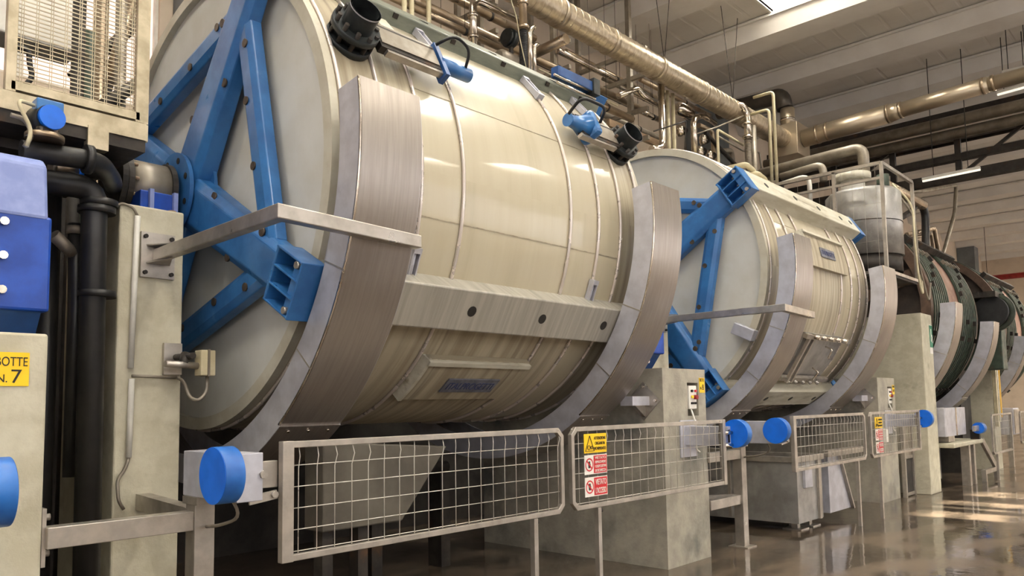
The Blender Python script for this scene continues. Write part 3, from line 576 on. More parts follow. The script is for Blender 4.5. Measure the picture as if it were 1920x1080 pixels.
# warning signs on the gates
def warn(x0, z1, sc, y, n, where):
    w, h = .34 * sc, .175 * sc
    def prohib(r, cx, cz, rad):
        k = MB(); nn = 28
        for i in range(nn):
            a, b = 2 * math.pi * i / nn, 2 * math.pi * (i + 1) / nn
            k.add([(cx + q * math.cos(t), y - .0075, cz + q * math.sin(t)) for t in (a, b) for q in (rad, rad * .8)], [(0, 1, 3, 2)])
        k.bar((cx - rad * .6, y - .008, cz + rad * .6), (cx + rad * .6, y - .008, cz - rad * .6), .002, rad * .2, up=(1, 0, 1)); k.build('prohibition_ring', 'sign_red', r)
        hnd = MB(); hnd.prism([(cx - rad * .22, y - .0065, cz - rad * .5), (cx + rad * .22, y - .0065, cz - rad * .5), (cx + rad * .38, y - .0065, cz + rad * .05), (cx + rad * .26, y - .0065, cz + rad * .08), (cx + rad * .22, y - .0065, cz + rad * .52), (cx - rad * .14, y - .0065, cz + rad * .52), (cx - rad * .24, y - .0065, cz + rad * .1)], (0, .0005, 0)); hnd.build('hand_pictogram', 'ink', r)
    cx = x0 + w / 2
    s = sign('warning_sign', cx, y - .002, z1 - h / 2, w, h, 'sign_yellow', 'yellow ATTENZIONE warning sign on the ' + where)
    tx, tz, q = x0 + .08 * sc, z1 - h * .9, .065 * sc
    t = MB()
    P = [(tx - q, tz), (tx + q, tz), (tx, tz + h * .8)]
    for i in range(3): a, b = P[i], P[(i + 1) % 3]; t.bar((a[0], y - .008, a[1]), (b[0], y - .008, b[1]), .003, .006 * sc, up=(0, 1, 0))
    t.build('triangle', 'ink', s)
    for dx, rr in ((-.014, .02), (.03, .014)):
        k = MB()
        for i in range(12):
            a = 2 * math.pi * i / 12; k.bar((tx + dx * sc + rr * sc * math.cos(a), y - .008, tz + .032 * sc + rr * sc * math.sin(a)), (tx + dx * sc + rr * sc * math.cos(a + .524), y - .008, tz + .032 * sc + rr * sc * math.sin(a + .524)), .003, .007 * sc, up=(0, 1, 0))
        k.build('gear_pictogram', 'ink', s)
    for i, b in enumerate(('ATTENZIONE', 'ORGANI IN', 'MOVIMENTO')): text(b, 'ink', (x0 + .235 * sc, y - .008, z1 - h * (.24 + .27 * i)), X3, Z3, (.18, .15, .18)[i] * sc, h * .16, s)
    for j, (lines, nm) in enumerate(((('VIETATO', 'RIMUOVERE', 'I DISPOSITIVI', 'DI SICUREZZA'), 'VIETATO RIMUOVERE red safety sign on the '), (('VIETATO', "L'ACCESSO"), "VIETATO L'ACCESSO red no entry sign on the "))):
        zt = z1 - (h + .018 * sc) * (j + 1) - .006 * j
        s = sign('prohibition_sign', cx, y - .002, zt - h / 2, w, h, 'sign_white', nm + where)
        MB().box(x0 + .135 * sc, x0 + w - .006, y - .0075, y - .006, zt - h + .008 * sc, zt - .008 * sc).build('red_field', 'sign_red', s)
        prohib(s, x0 + .068 * sc, zt - h / 2, .06 * sc); m_ = len(lines)
        for i, b in enumerate(lines): text(b, 'sign_white', (x0 + .235 * sc, y - .009, zt - h * ((.5 + i) / m_ * .88 + .06)), X3, Z3, (.16 if m_ == 2 else .165) * sc, h * (.3 if m_ == 2 else .14), s)
warn(4.595, 1.375, .82, YG - .022, 0, 'near gate before the N.8 pillar')
warn(10.93, 1.36, .85, YG - .022, 1, 'small far gate')
# ------------------------------------------------------------------ bearing and drive parts by the near drum
b = thing('bearing_block', (2.27, YC, 2.95), 'dirty bearing housing on a blue saddle on top of the tall cream pillar', 'bearing')
MB().lathe([(2.09, .001), (2.09, .19), (2.44, .19), (2.44, .001)], YC, ZC, n=40).build('housing', 'pipe_grey', b)
for x, r in ((2.03, .25), (2.08, .23), (2.40, .205)): MB().lathe([(x, .05), (x, r), (x + .04, r), (x + .04, .05)], YC, ZC, n=40, sm=False, closed=True).build('flange', 'iron_dark', b)
for k in range(12): p = cpos(2.12, .215, 30 * k); MB().cyl(p, p + X3 * .03, .013, 6).build('flange_bolt', 'rust_beam', b)
MB().box(2.13, 2.40, 5.55, 6.14, 2.95, 3.16).build('saddle', 'blue_royal', b, bev=.01)
for x in (2.20, 2.37): MB().box(x - .015, x + .015, 5.52, 5.56, 2.95, 3.17).build('saddle_rib', 'lavender', b)
MB().cyl((2.29, 5.4, 2.95), (2.29, 5.4, 3.0), .03, 8).build('anchor_nut', 'rust_beam', b)
b2 = copy_at(b, (6.17, 0, 0)); b2['label'] = 'bearing housing on a blue saddle hidden behind the first drum guard'
MB().box(8.04, 8.46, 5.20, 6.2, 0, 2.95).build('concrete_pillar', 'conc_cream', bev=.012, label='tall narrow cream pillar behind the N.8 pillar carrying the second drum', cat='pillar')
def cover(xo, label, extra=True):            # bolted blue drive cover standing on a low pillar
    r = thing('drive_cover', (1.0 + xo, 4.9, 1.97), label, 'drive cover'); x0, x1 = .55 + xo, 1.33 + xo
    MB().prism([(x0, 4.66, 2.14), (x0, 4.66, 2.66), (x0, 5.3, 2.66), (x0, 5.3, 2.14)], (x1 - x0, 0, 0)).build('front_box', 'blue_royal', r, bev=.015)
    MB().prism([(x0, 4.65, 2.64), (x0, 4.70, 2.95), (x0, 4.77, 3.0), (x0, 5.25, 3.0), (x0, 5.25, 2.64)], (x1 - x0 - .02, 0, 0)).build('upper_hood', 'lavender', r, bev=.02)
    MB().prism([(x0, 4.70, 2.14), (x0, 4.82, 1.98), (x0, 5.3, 1.98), (x0, 5.3, 2.14)], (x1 - x0 - .03, 0, 0)).build('foot_bracket', 'blue_dark', r)
    for z in (2.6, 2.42, 2.24): MB().cyl((1.10 + xo, 4.66, z), (1.10 + xo, 4.63, z), .022, 10).build('bolt', 'pipe_bright', r); MB().cyl((.7 + xo, 4.66, z), (.7 + xo, 4.635, z), .02, 10).build('bolt', 'pipe_bright', r)
    MB().cyl((1.06 + xo, 4.75, 2.06), (1.06 + xo, 4.7, 2.06), .025, 10).build('bolt', 'pipe_bright', r)
cover(0, 'blue drive cover with lavender hood standing on the N.7 pillar')
cover(6.17, 'blue drive cover standing on the N.8 pillar partly behind the guard')
# big black hose body left of the cover
def pipe(name, label, pts, r, mt, n=12, rad=.15, cat='pipe', ribs=0, flanges=(), group=None):
    P = [V(p) for p in pts]
    if ribs or flanges:
        t = thing(name, P[0], label, cat, group); MB().tube(fillet(P, rad), r, n).build('tube', mt, t)
        for q, d in flanges:
            q, d = V(q), V(d).normalized(); MB().tube([q - d * .02, q + d * .02], r * 1.45, 16).build('coupling', mt, t)
        if ribs:
            k = MB(); a, e = P[0], P[-1]; d = (e - a).normalized(); m_ = int((e - a).length / ribs)
            for i in range(m_): q = a + d * ribs * (i + .3); k.tube([q, q + d * ribs * .25, q + d * ribs * .5], [r, r * 1.13, r], n, cap=False)
            k.build('ribs', mt, t, kind='stuff')
        return t
    return MB().tube(fillet(P, rad), r, n).build(name, mt, label=label, cat=cat, group=group)
def A(px, py, ax, v): return on((px, py), ax, v)
pipe('drain_pipe', 'thick black plastic drain pipe running down beside the tall cream pillar', [A(60, 338, 1, 5.15), A(178, 352, 1, 5.15), V((A(182, 420, 1, 5.15)[0], 5.15, .02))], .075, 'black_pipe', 20, .12, flanges=((A(186, 382, 1, 5.15), Z3), (A(182, 380, 1, 5.15) - Z3 * .05, Z3), (A(182, 552, 1, 5.15), Z3)))
pipe('water_pipe', 'black bent pipe feeding the rotary joint of the near drum', [A(40, 282, 1, 4.93), A(185, 302, 1, 4.93), V((1.85, 5.3, 3.12)), V((2.02, YC - .1, 3.2))], .06, 'black_pipe', 20, .14, flanges=((A(165, 299, 1, 4.93), X3),))
pipe('dark_riser', 'dark vertical pipe in the shadow left of the thick drain pipe', [(1.55, 5.5, .02), (1.55, 5.5, 3.0)], .07, 'black_pipe', 14)
pipe('dark_riser', 'dark vertical pipe in the shadow behind the low N.7 pillar', [(1.42, 5.9, .02), (1.42, 5.9, 3.2)], .09, 'black_rubber', 14)
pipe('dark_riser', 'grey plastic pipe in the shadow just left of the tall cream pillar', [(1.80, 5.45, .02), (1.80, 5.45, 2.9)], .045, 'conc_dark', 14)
t = thing('drain_trap', A(125, 440, 1, 5.3), 'grey plastic pipe branch in the shadow behind the blue drive cover', 'pipe fitting')
MB().tube(fillet([A(142, 420, 1, 5.3), A(142, 560, 1, 5.3), V((A(142, 560, 1, 5.3)[0], 5.3, 1.2))], .1), .045, 14).build('stem', 'black_pipe', t); MB().tube([A(100, 440, 1, 5.25), A(142, 480, 1, 5.3)], .04, 14).build('branch', 'pipe_grey', t); MB().tube([A(142, 425, 1, 5.3), A(142, 440, 1, 5.3)], .055, 14).build('collar', 'pipe_grey', t)
t = thing('rotary_joint', A(115, 318, 1, 5.34), 'small brass coloured rotary joint with a blue strap between black pipes', 'pipe joint')
MB().tube([A(98, 313, 1, 5.34), A(150, 322, 1, 5.34)], .055, 20).build('body', 'pipe_brown', t); MB().tube([A(143, 321, 1, 5.34), A(152, 322, 1, 5.34)], .062, 20).build('strap', 'blue_disc', t); MB().tube([A(150, 322, 1, 5.34), A(200, 330, 1, 5.34)], .035, 16).build('neck', 'iron_dark', t); MB().tube([A(94, 312, 1, 5.34), A(100, 313, 1, 5.34)], .062, 12).build('nut', 'pipe_grey', t)
a = thing('valve_actuator', A(75, 275, 1, 4.95), 'small blue capped actuator on a flange above the black pipe at left', 'actuator')
c = A(85, 222, 1, 4.88); MB().cyl(c + V((.0, .12, .02)), c + V((.02, -.02, 0)), .075, 24).build('body', 'valve_black', a); MB().cyl(c + V((.02, -.02, 0)), c + V((.023, -.055, 0)), .07, 24).build('cap', 'blue_disc', a)
MB().obox(c + V((.02, .03, .075)), X3 * .07, Y3 * .05, Z3 * .035).build('cap_housing', 'blue', a, bev=.008); ft = A(85, 289, 1, 4.93)[2] + .062; MB().cyl(c - Z3 * .06, V((c[0], c[1], ft + .03)), .045, 16).build('stem', 'iron_dark', a); MB().cyl(V((c[0], c[1], ft + .03)), V((c[0], c[1], ft)), .1, 24).build('flange', 'pipe_brown', a)
for k in range(6): q = V((c[0] + .078 * math.cos(k * 1.05), c[1] + .078 * math.sin(k * 1.05), ft + .025)); MB().cyl(q, q + Z3 * .025, .013, 6).build('bolt', 'iron_dark', a)
MB().tube(fillet([c + V((-.06, 0, .06)), A(30, 185, 1, 4.8), A(60, 245, 1, 4.8), A(50, 275, 1, 4.8)], .06), .011, 8).build('cable', 'pipe_cream', a); MB().tube(fillet([A(20, 215, 1, 4.83), A(45, 222, 1, 4.83), A(62, 252, 1, 4.83), A(46, 275, 1, 4.83)], .08), .013, 8).build('conduit', 'pipe_grey', a)
# conduit on the tall pillar, junction box with cable
t = thing('conduit', (1.98, 5.18, 1.1), 'thin grey conduit with cable fixed to the front of the tall cream pillar', 'conduit')
MB().tube([A(258, 405, 1, 5.18), A(245, 690, 1, 5.18)], .018, 10).build('tube', 'white_paint', t); MB().tube([A(247, 710, 1, 5.18), A(241, 858, 1, 5.18)], .018, 10).build('tube', 'white_paint', t)
MB().tube(fillet([A(216, 392, 1, 5.19), A(225, 380, 1, 5.19), A(250, 388, 1, 5.18), A(258, 405, 1, 5.18)], .05), .009, 8).build('cable', 'pipe_grey', t); MB().tube(fillet([A(241, 858, 1, 5.18), A(235, 880, 1, 5.18), A(219, 900, 1, 5.18), A(222, 940, 1, 5.16), A(232, 955, 1, 5.16)], .06), .011, 8).build('cable', 'pipe_grey', t)
MB().tube([A(247, 705, 1, 5.17), A(332, 708, 1, 5.17)], .010, 8).build('tube', 'pipe_grey', t)
t = thing('limit_switch', A(350, 690, 1, 5.1), 'small grey limit switch box on clamped tubes beside the tall cream pillar', 'limit switch')
q = A(325, 672, 1, 5.19); MB().box(q[0] - .07, q[0] + .05, 5.17, 5.195, q[2] - .11, q[2] + .10).build('back_plate', 'steel', t)
MB().tube([A(310, 682, 1, 4.98), A(372, 686, 1, 5.0)], .022, 12).build('tube', 'steel', t); MB().tube([V((A(345, 668, 1, 5.05)[0], 5.18, A(345, 668, 1, 5.05)[2])), A(362, 667, 1, 4.95)], .022, 12).build('tube', 'iron_dark', t)
MB().tube([A(345, 685, 1, 5.0), A(348, 665, 1, 5.05)], .032, 12).build('clamp', 'iron_dark', t)
q = A(386, 681, 1, 5.0); MB().box(q[0] - .055, q[0] + .045, 4.95, 5.05, q[2] - .085, q[2] + .085).build('switch_box', 'pipe_cream', t, bev=.008); MB().box(q[0] - .012, q[0] + .002, 4.94, 5.06, q[2] - .088, q[2] + .088).build('band', 'pipe_grey', t)
MB().tube(fillet([q - Z3 * .085 + V((.01, 0, 0)), A(388, 735, 1, 5.0), A(372, 752, 1, 5.0), A(355, 745, 1, 5.05), A(345, 715, 1, 5.1), A(332, 708, 1, 5.17)], .1), .012, 8).build('cable', 'pipe_grey', t)
# ------------------------------------------------------------------ mesh cage on the raised platform, upper left
cg = thing('platform_cage', (1.2, 5.07, 3.35), 'cream steel platform with a fine mesh cage at the upper left', 'cage')
YK = 5.07
MB().box(-.6, 1.97, YK, 6.6, 3.27, 3.345).build('deck', 'iron_dark', cg); MB().box(-.6, 1.97, YK - .012, YK, 3.345, 3.455).build('deck_edge', 'cage_steel', cg); MB().box(1.965, 1.985, YK, 6.6, 3.345, 3.455).build('deck_edge', 'cage_steel', cg)
MB().box(.9, 1.55, YK + .3, 6.5, 3.21, 3.27).build('deck_joist', 'iron_dark', cg); MB().box(1.62, 1.74, YK - .02, YK + .05, 3.22, 3.36).build('hanger_plate', 'cage_steel', cg)
for x in (1.93, 1.205): MB().box(x - .025, x + .03, YK, YK + .05, 3.46, 5.6).build('post', 'cage_steel', cg, bev=.004)
MB().box(1.955, 1.985, YK + .0, YK + .06, 3.46, 5.6).build('corner_angle', 'cage_steel', cg)
for z in (3.475, 5.58): MB().box(1.21, 1.93, YK, YK + .05, z, z + .05).build('rail', 'cage_steel', cg)
w = MB()
for i in range(78): z = 3.54 + i * .026; w.box(1.235, 1.905, YK + .022, YK + .027, z - .0032, z + .0032)
for i in range(9):
    for d in (-.006, .006): x = 1.26 + i * .078 + d; w.box(x - .0018, x + .0018, YK + .018, YK + .022, 3.52, 5.6)
w.build('wire_mesh', 'cage_steel', cg, kind='stuff')
for i in range(13): MB().box(1.05 + i * .05, 1.085 + i * .05, 6.05, 6.06, 3.13, 3.21).build('grating_bar', 'cage_steel', cg)
# what stands behind the cage
MB().box(1.55, 2.22, 7.2, 7.55, 4.72, 8.6).build('white_cabinet', 'white_paint', bev=.02, org=(1.9, 7.4, 4.72), label='tall white panel standing behind the mesh cage at upper left', cat='panel')
SY = (6.70, 7.0, 6.86, 7.15, 7.3, 6.62, 6.70)
for i, (p, q, r, mt, lb) in enumerate((((150, 0), (140, 200), .05, 'iron_dark', 'dark upright behind the left part of the mesh cage'), ((190, 0), (185, 215), .06, 'pipe_brown', 'tan upright pipe behind the middle of the mesh cage'), ((168, 60), (172, 205), .045, 'green_iron', 'greenish upright pipe behind the mesh cage'), ((250, 0), (195, 180), .05, 'pipe_brown', 'slanting tan pipe behind the right of the mesh cage'), ((262, 41), (135, 145), .05, 'duct_dark', 'dark slanting beam behind the mesh cage, upper one'), ((262, 154), (190, 200), .05, 'duct_dark', 'dark slanting beam behind the mesh cage, lower one'), ((228, 0), (232, 215), .045, 'pipe_grey', 'grey upright pipe behind the right of the mesh cage'))):
    e_ = A(*q, 1, SY[i])
    if i in (0, 1, 2, 6): e_ = V((e_[0], e_[1], 0))
    MB().tube([A(*p, 1, SY[i]), e_], r, 12).build('service_pipe', mt, label=lb, cat='pipe')
pipe('rubber_hose', 'black hose loop behind the left part of the mesh cage', [A(15, 85, 1, 6.5), A(55, 92, 1, 6.5), A(55, 120, 1, 6.5), A(62, 145, 1, 6.5), A(45, 162, 1, 6.5)], .02, 'black_rubber', 10, .15, 'hose')
# ------------------------------------------------------------------ under the drums
t = thing('steel_tub', (9.9, 4.9, 0), 'stainless collecting tub on feet under the second drum', 'tub')
def tub(t, x0, x1, y0, y1, z0, z1):
    MB().box(x0, x1, y0, y0 + .02, z0, z1).box(x0, x1, y1 - .02, y1, z0, z1).box(x0, x0 + .02, y0 + .02, y1 - .02, z0, z1).box(x1 - .02, x1, y0 + .02, y1 - .02, z0, z1).box(x0, x1, y0, y1, z0 - .02, z0).build('body', 'steel_tub', t)
    r = MB()
    for a in ((x0 - .03, x1 + .03, y0 - .03, y0 + .04), (x0 - .03, x1 + .03, y1 - .04, y1 + .03), (x0 - .03, x0 + .04, y0 + .04, y1 - .04), (x1 - .04, x1 + .03, y0 + .04, y1 - .04)): r.box(*a, z1, z1 + .07)
    r.build('rim', 'steel', t, bev=.004)
    for y in (y0 + .9,): MB().box(x0 - .012, x0, y - .02, y + .02, z0, z1).build('stiffener', 'steel', t)
    for x in (x0 + .25, x1 - .15):
        for y in (y0 + .15, y1 - .2): MB().box(x - .04, x + .04, y - .04, y + .04, .015, z0 - .02).box(x - .12, x + .12, y - .12, y + .12, 0, .015).build('foot', 'steel', t)
tub(t, 9.35, 10.12, 4.0, 6.3, .12, .84)
MB().box(9.52, 9.74, 3.965, 4.0, .52, .78).build('side_box', 'steel_cheek', t, bev=.004); MB().box(9.95, 10.02, 3.97, 4.0, .1, .84).build('corner_channel', 'steel', t)
t = thing('discharge_chute', (10.7, 4.3, 0), 'sloping steel chute beside the tub under the second drum', 'chute')
MB().prism([(10.35, 4.0, .12), (11.10, 4.0, .12), (10.70, 4.0, .86), (10.35, 4.0, .86)], (0, 1.4, 0)).build('body', 'steel_cheek', t, bev=.004); MB().bar((10.70, 3.99, .87), (11.13, 3.99, .11), .06, .03).build('edge_flange', 'steel', t); MB().box(10.2, 11.6, 3.93, 4.05, .86, .94).build('top_rail', 'steel', t)
for x in (10.45, 11.0): MB().box(x - .03, x + .03, 4.6, 4.66, 0, .12).build('leg', 'steel', t)
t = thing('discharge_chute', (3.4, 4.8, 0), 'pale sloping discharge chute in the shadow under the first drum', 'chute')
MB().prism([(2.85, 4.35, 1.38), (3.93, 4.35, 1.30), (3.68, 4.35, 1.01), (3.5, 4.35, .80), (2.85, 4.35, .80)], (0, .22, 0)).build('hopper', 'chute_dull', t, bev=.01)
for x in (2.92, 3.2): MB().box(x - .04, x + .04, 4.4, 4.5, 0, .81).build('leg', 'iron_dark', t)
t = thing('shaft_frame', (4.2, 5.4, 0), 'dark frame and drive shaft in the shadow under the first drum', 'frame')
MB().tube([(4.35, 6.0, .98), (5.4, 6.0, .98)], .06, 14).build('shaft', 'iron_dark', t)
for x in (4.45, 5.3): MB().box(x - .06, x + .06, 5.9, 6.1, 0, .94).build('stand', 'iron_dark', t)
# ------------------------------------------------------------------ pipework above and behind the drums
def xp(p, q, y):                              # a run parallel to the drums, traced between two pixels on the plane y
    a, b = A(*p, 1, y), A(*q, 1, y); z = (a[2] + b[2]) / 2; return [V((a[0], y, z)), V((b[0], y, z))]
def yp(p, x, y0, y1):                         # a run across the hall through one pixel on the plane x
    a = A(*p, 0, x); return [V((x, y0, a[2])), V((x, y1, a[2]))]
# big spiral duct
DY = 6.6; a, b = xp((960, -5), (1468, 272), DY); DZ = a[2] + .14; DX0, DX1 = 6.6, b[0]
t = thing('spiral_duct', (11, DY, DZ - .2), 'large brown steel spiral ventilation duct running above the drums', 'duct')
MB().lathe([(DX0 + (DX1 - DX0) * i / 60, .19) for i in range(61)], DY, DZ, n=40).build('tube', 'duct', t)
sr = MB(); x = DX0 + .1
while x < DX1 - .1:
    sr.lathe([(x, .19), (x + .006, .195), (x + .012, .19)], DY, DZ, n=40); x += .16
sr.build('spiral_seam', 'duct', t, kind='stuff')
for x in (8.1, 9.3, 10.6, 12.0, 13.4, 14.7): MB().lathe([(x, .192), (x, .202), (x + .09, .202), (x + .09, .192)], DY, DZ, n=40, closed=True).build('joint_band', 'duct', t)
for i, x in enumerate((8.4, 10.9, 13.3)):
    for d in (-.55, .55): MB().tube([(x, DY, DZ + .19), (x + d * .6, DY, roof_z(x + d * .6))], .006, 6).build('hanger_wire', 'iron_dark', t)
bx = thing('duct_box', (DX1 + .3, DY, DZ - .35), 'brown sheet metal junction box at the end of the spiral duct', 'duct box')
MB().box(DX1 - .02, DX1 + .62, DY - .32, DY + .32, DZ - .38, DZ + .30).build('box', 'duct', bx, bev=.01); MB().tube([(DX1 + .3, DY, DZ + .3), (DX1 + .3, DY, DZ + .72)], .15, 24).build('collar', 'duct', bx); MB().tube([(DX1 + .3, DY, DZ + .45), (DX1 + .3, DY, DZ + .5)], .158, 24).build('band', 'pipe_bright', bx)
pipe('black_duct', 'dark elbowed duct rising behind the duct junction box', [(DX1 + .3, DY + .05, DZ + .74), (DX1 + .3, DY + .1, DZ + 1.05), (DX1 + .3, DY + 1.6, DZ + 1.1)], .17, 'duct_dark', 20, .25, 'duct')
# cross duct over the aisle, stepped in diameter
t = thing('cross_duct', (DX1 + .3, 2, DZ - .1), 'long tapering steel duct crossing the hall from the junction box', 'duct')
xx = DX1 + .3; z0, z1 = DZ - .02, DZ + .18
def dz(y): return z0 + (z1 - z0) * (DY - y) / 4.5
MB().tube([(xx, 6.27, dz(6.27)), (xx, 4.6, dz(4.6))], .185, 28).build('tube', 'duct', t); MB().tube([(xx, 4.6, dz(4.6)), (xx, 4.35, dz(4.35))], [.185, .145], 28).build('reducer', 'duct', t); MB().tube([(xx, 4.35, dz(4.35)), (xx, 2.9, dz(2.9))], .145, 28).build('tube', 'duct', t); MB().tube([(xx, 2.9, dz(2.9)), (xx, -6, dz(-1))], .13, 28).build('tube', 'duct', t)
for y, r in ((6.0, .195), (5.8, .192), (4.62, .19), (4.4, .16), (3.0, .155), (2.85, .15)): MB().tube([(xx, y, dz(y)), (xx, y - .05, dz(y - .05))], r, 28).build('joint_band', 'pipe_brown', t)
# pipe runs along the back of the drums
runs = [((660, -52), (1205, 204), 7.4, .06, 'pipe_brown', 'long warm steel pipe running just above the near drum in the rack'),
 ((1045, 94), (1215, 180), 7.9, .055, 'pipe_bright', 'bright steel pipe with a capped end under the spiral duct'),
 ((760, -50), (1002, 73), 7.7, .06, 'pipe_brown', 'brown pipe behind the stainless elbow above the near drum'),
 ((1050, 162), (1185, 224), 7.1, .06, 'pipe_brown', 'short brown pipe low behind the far valve of the near drum'),
 ((1010, 126), (1158, 201), 6.98, .013, 'pipe_cream', 'thin cream rail running above the far end of the near drum'),
 ((1000, 108), (1245, 232), 8.1, .05, 'duct_dark', 'dark pipe deep in the rack below the bright capped pipe'),
 ((1060, 100), (1245, 190), 8.2, .06, 'pipe_brown', 'brown pipe highest and deepest in the rack under the spiral duct'),
 ((1180, 168), (1245, 200), 7.6, .055, 'pipe_bright', 'short bright pipe ending beside the stainless riser'),
 ((1190, 205), (1245, 228), 7.9, .05, 'pipe_bright', 'short steel pipe below the wavy pipe in the rack'),
 ((1110, 205), (1245, 264), 7.8, .06, 'pipe_grey', 'grey pipe lowest in the rack behind the second drum'),
 ((700, -20), (960, 100), 7.2, .045, 'pipe_brown', 'brown pipe close above the grey beam of the near drum'),
 ((690, 5), (900, 96), 7.5, .04, 'iron_dark', 'dark rusty pipe close behind the top of the near drum'),
 ((1130, 150), (1250, 205), 8.5, .035, 'pipe_grey', 'thin grey pipe against the back wall under the duct'),
 ((1200, 150), (1330, 215), 8.2, .05, 'pipe_brown', 'brown pipe in the rack left of the cream risers')]
for p, q, y, r, mt, lb in runs:
    P = xp(p, q, y); t = thing('rack_pipe', P[0], lb, 'pipe'); MB().tube(P, r, 14).build('tube', mt, t)
    for f_ in (.62,): q_ = P[0].lerp(P[1], f_); MB().tube([q_ + Z3 * r * .9, V((q_[0], q_[1], roof_z(q_[0])))], .004, 6).build('hanger_rod', 'iron_dark', t); MB().tube([q_ - X3 * .02, q_ + X3 * .02], r * 1.12, 14).build('clamp', 'iron_dark', t)
a, b = xp((1140, 226), (1245, 278), 7.15); MB().bar(a, b, .06, .12).build('rack_beam', 'rust_beam', label='rusty tan steel beam under the rack behind the second drum', cat='beam')
def vp(px, y, z0, z1): a = A(*px, 1, y); return [V((a[0], y, z0)), V((a[0], y, z1))]
RZ = xp((660, -52), (1205, 204), 7.4)[0][2]
# rack frames
for i, (px, y) in enumerate((((1182, 190), 7.25), ((1037, 66), 8.0), ((900, 20), 8.0))):
    x = A(*px, 1, y)[0]; t = thing('pipe_rack', (x, y, 5.3), ('steel pipe rack frame nearest the second drum', 'steel pipe rack frame in the middle above the near drum', 'steel pipe rack frame farthest left behind the near drum')[i], 'pipe rack')
    for yy in (y, min(y + 1.1, 8.5)): MB().box(x - .04, x + .04, yy - .04, yy + .04, 5.3, min(roof_z(x - .04), roof_z(x + .04))).build('post', 'pipe_grey', t)
    for z in (5.4, 6.0, 6.5, 7.1, 7.55): MB().box(x - .03, x + .03, y - .35, min(y + 1.1, 8.5), z, z + .07).build('cross_arm', 'pipe_grey', t)
# elbows, risers and hoses
pipe('steel_elbow_pipe', 'stainless pipe with an elbow dropping behind the near drum beam', [A(985, 43, 1, 7.0), A(886, -2, 1, 7.0), A(889, 95, 1, 7.0)], .052, 'pipe_bright', 18, .14, flanges=((A(888, 70, 1, 7.0), Z3), (A(887, 30, 1, 7.0), Z3)))
h0, h1 = A(981, 56, 1, 6.3), A(985, 140, 1, 6.3); h1[0] = h0[0]
pipe('steel_riser', 'upright steel pipe above the black corrugated hose over the near drum', [h0 + Z3 * 1.3, h0], .05, 'pipe_brown', 18, flanges=((h0 + Z3 * .03, Z3), (h0 + Z3 * .35, Z3)))
pipe('corrugated_hose', 'black corrugated hose hanging behind the near drum', [h0 - Z3 * .01, h1], .05, 'black_rubber', 18, cat='hose', ribs=.022)
pipe('thin_cable', 'thin white cable dropping beside the black corrugated hose', [h0 + V((-.05, -.055, 1.2)), A(957, 0, 1, 6.2), A(968, 28, 1, 6.2), A(974, 70, 1, 6.24), h1 + V((-.02, -.06, .05))], .007, 'pipe_cream', 6, .1, 'cable')
pipe('return_bend', 'bright stainless return bend, the taller of two beside the black hose', [V((A(1012, 74, 1, 6.6)[0], 7.4, RZ)), A(1004, 50, 1, 6.6), A(993, 54, 1, 6.6), A(994, 140, 1, 6.6)], .034, 'pipe_bright', 14, .1)
pipe('return_bend', 'bright stainless return bend, the shorter of two beside the black hose', [V((A(1014, 96, 1, 6.6)[0] + .1, 7.4, RZ)), A(1010, 84, 1, 6.6), A(1001, 86, 1, 6.6), A(1002, 145, 1, 6.6)], .03, 'pipe_bright', 14, .1)
a = A(1062, 70, 1, 6.62); pipe('branch_duct', 'short brown branch pipe leaving the spiral duct towards the rack', [a - Z3 * .02, V((a[0], 7.7, a[2] - .05))], .075, 'pipe_brown', 18)
for px, lb in (((804, 20), 'cream upright pipe left of the stainless elbow above the near drum'), ((772, 20), 'short cream upright pipe above the left part of the near drum beam'), ((758, 25), 'thin cream upright pipe at the top left behind the near drum')):
    pipe('cream_riser', lb, vp(px, 7.1, 4.9, 7.9), .03, 'pipe_cream', 12)
t = thing('pump_valve', A(955, 78, 1, 6.9), 'black flanged butterfly valve on the pipe above the near drum', 'valve')
a = A(958, 73, 1, 6.9); MB().tube([a - X3 * .05, a + X3 * .03], .13, 24).build('flange', 'valve_black', t); MB().tube([a + X3 * .03, a + X3 * .09], .085, 20).build('body', 'pipe_brown', t); MB().tube([a - X3 * .1, a - X3 * .05], .11, 24).build('flange', 'valve_black', t)
MB().tube([a - Z3 * .1, a + V((-.05, -.05, -.3))], .03, 10).build('stem', 'iron_dark', t)
t = thing('pump_motor', A(950, 105, 1, 6.9), 'rounded grey motor just behind the near drum beam', 'motor'); a = A(952, 117, 1, 6.9)
MB().tube([a - X3 * .2, a - X3 * .15, a + X3 * .12, a + X3 * .16], [.1, .13, .13, .08], 20).build('casing', 'pipe_grey', t); MB().tube([a + X3 * .14, a + X3 * .24], .06, 14).build('nose', 'pipe_brown', t)
a = A(1240, 180, 1, 6.7); c = A(1240, 276, 1, 6.7)
pipe('steel_riser', 'shiny stainless riser with a bottom bend in front of the second drum top', [a + Z3 * .22, V((a[0], 6.7, c[2])), V((a[0] - .35, 6.7, c[2] - .1))], .058, 'pipe_bright', 18, .15)
pipe('cream_riser', 'cream upright pipe right beside the shiny stainless riser', vp((1253, 230), 6.85, 5.0, DZ - .1), .032, 'pipe_cream', 12)
pipe('cream_riser', 'second cream upright pipe right of the shiny stainless riser', vp((1263, 230), 6.85, 5.0, DZ - .1), .034, 'pipe_cream', 12)
pipe('wavy_pipe', 'steel pipe with an offset bend in the rack above the far valve', [A(1160, 180, 1, 7.1), A(1195, 165, 1, 7.1), A(1205, 180, 1, 7.1), A(1235, 196, 1, 7.1)], .05, 'pipe_bright', 14, .12)
t = thing('steel_canister', A(1285, 210, 1, 7.0), 'short shiny steel canister under the spiral duct above the second drum', 'canister'); a = A(1285, 209, 1, 7.0)
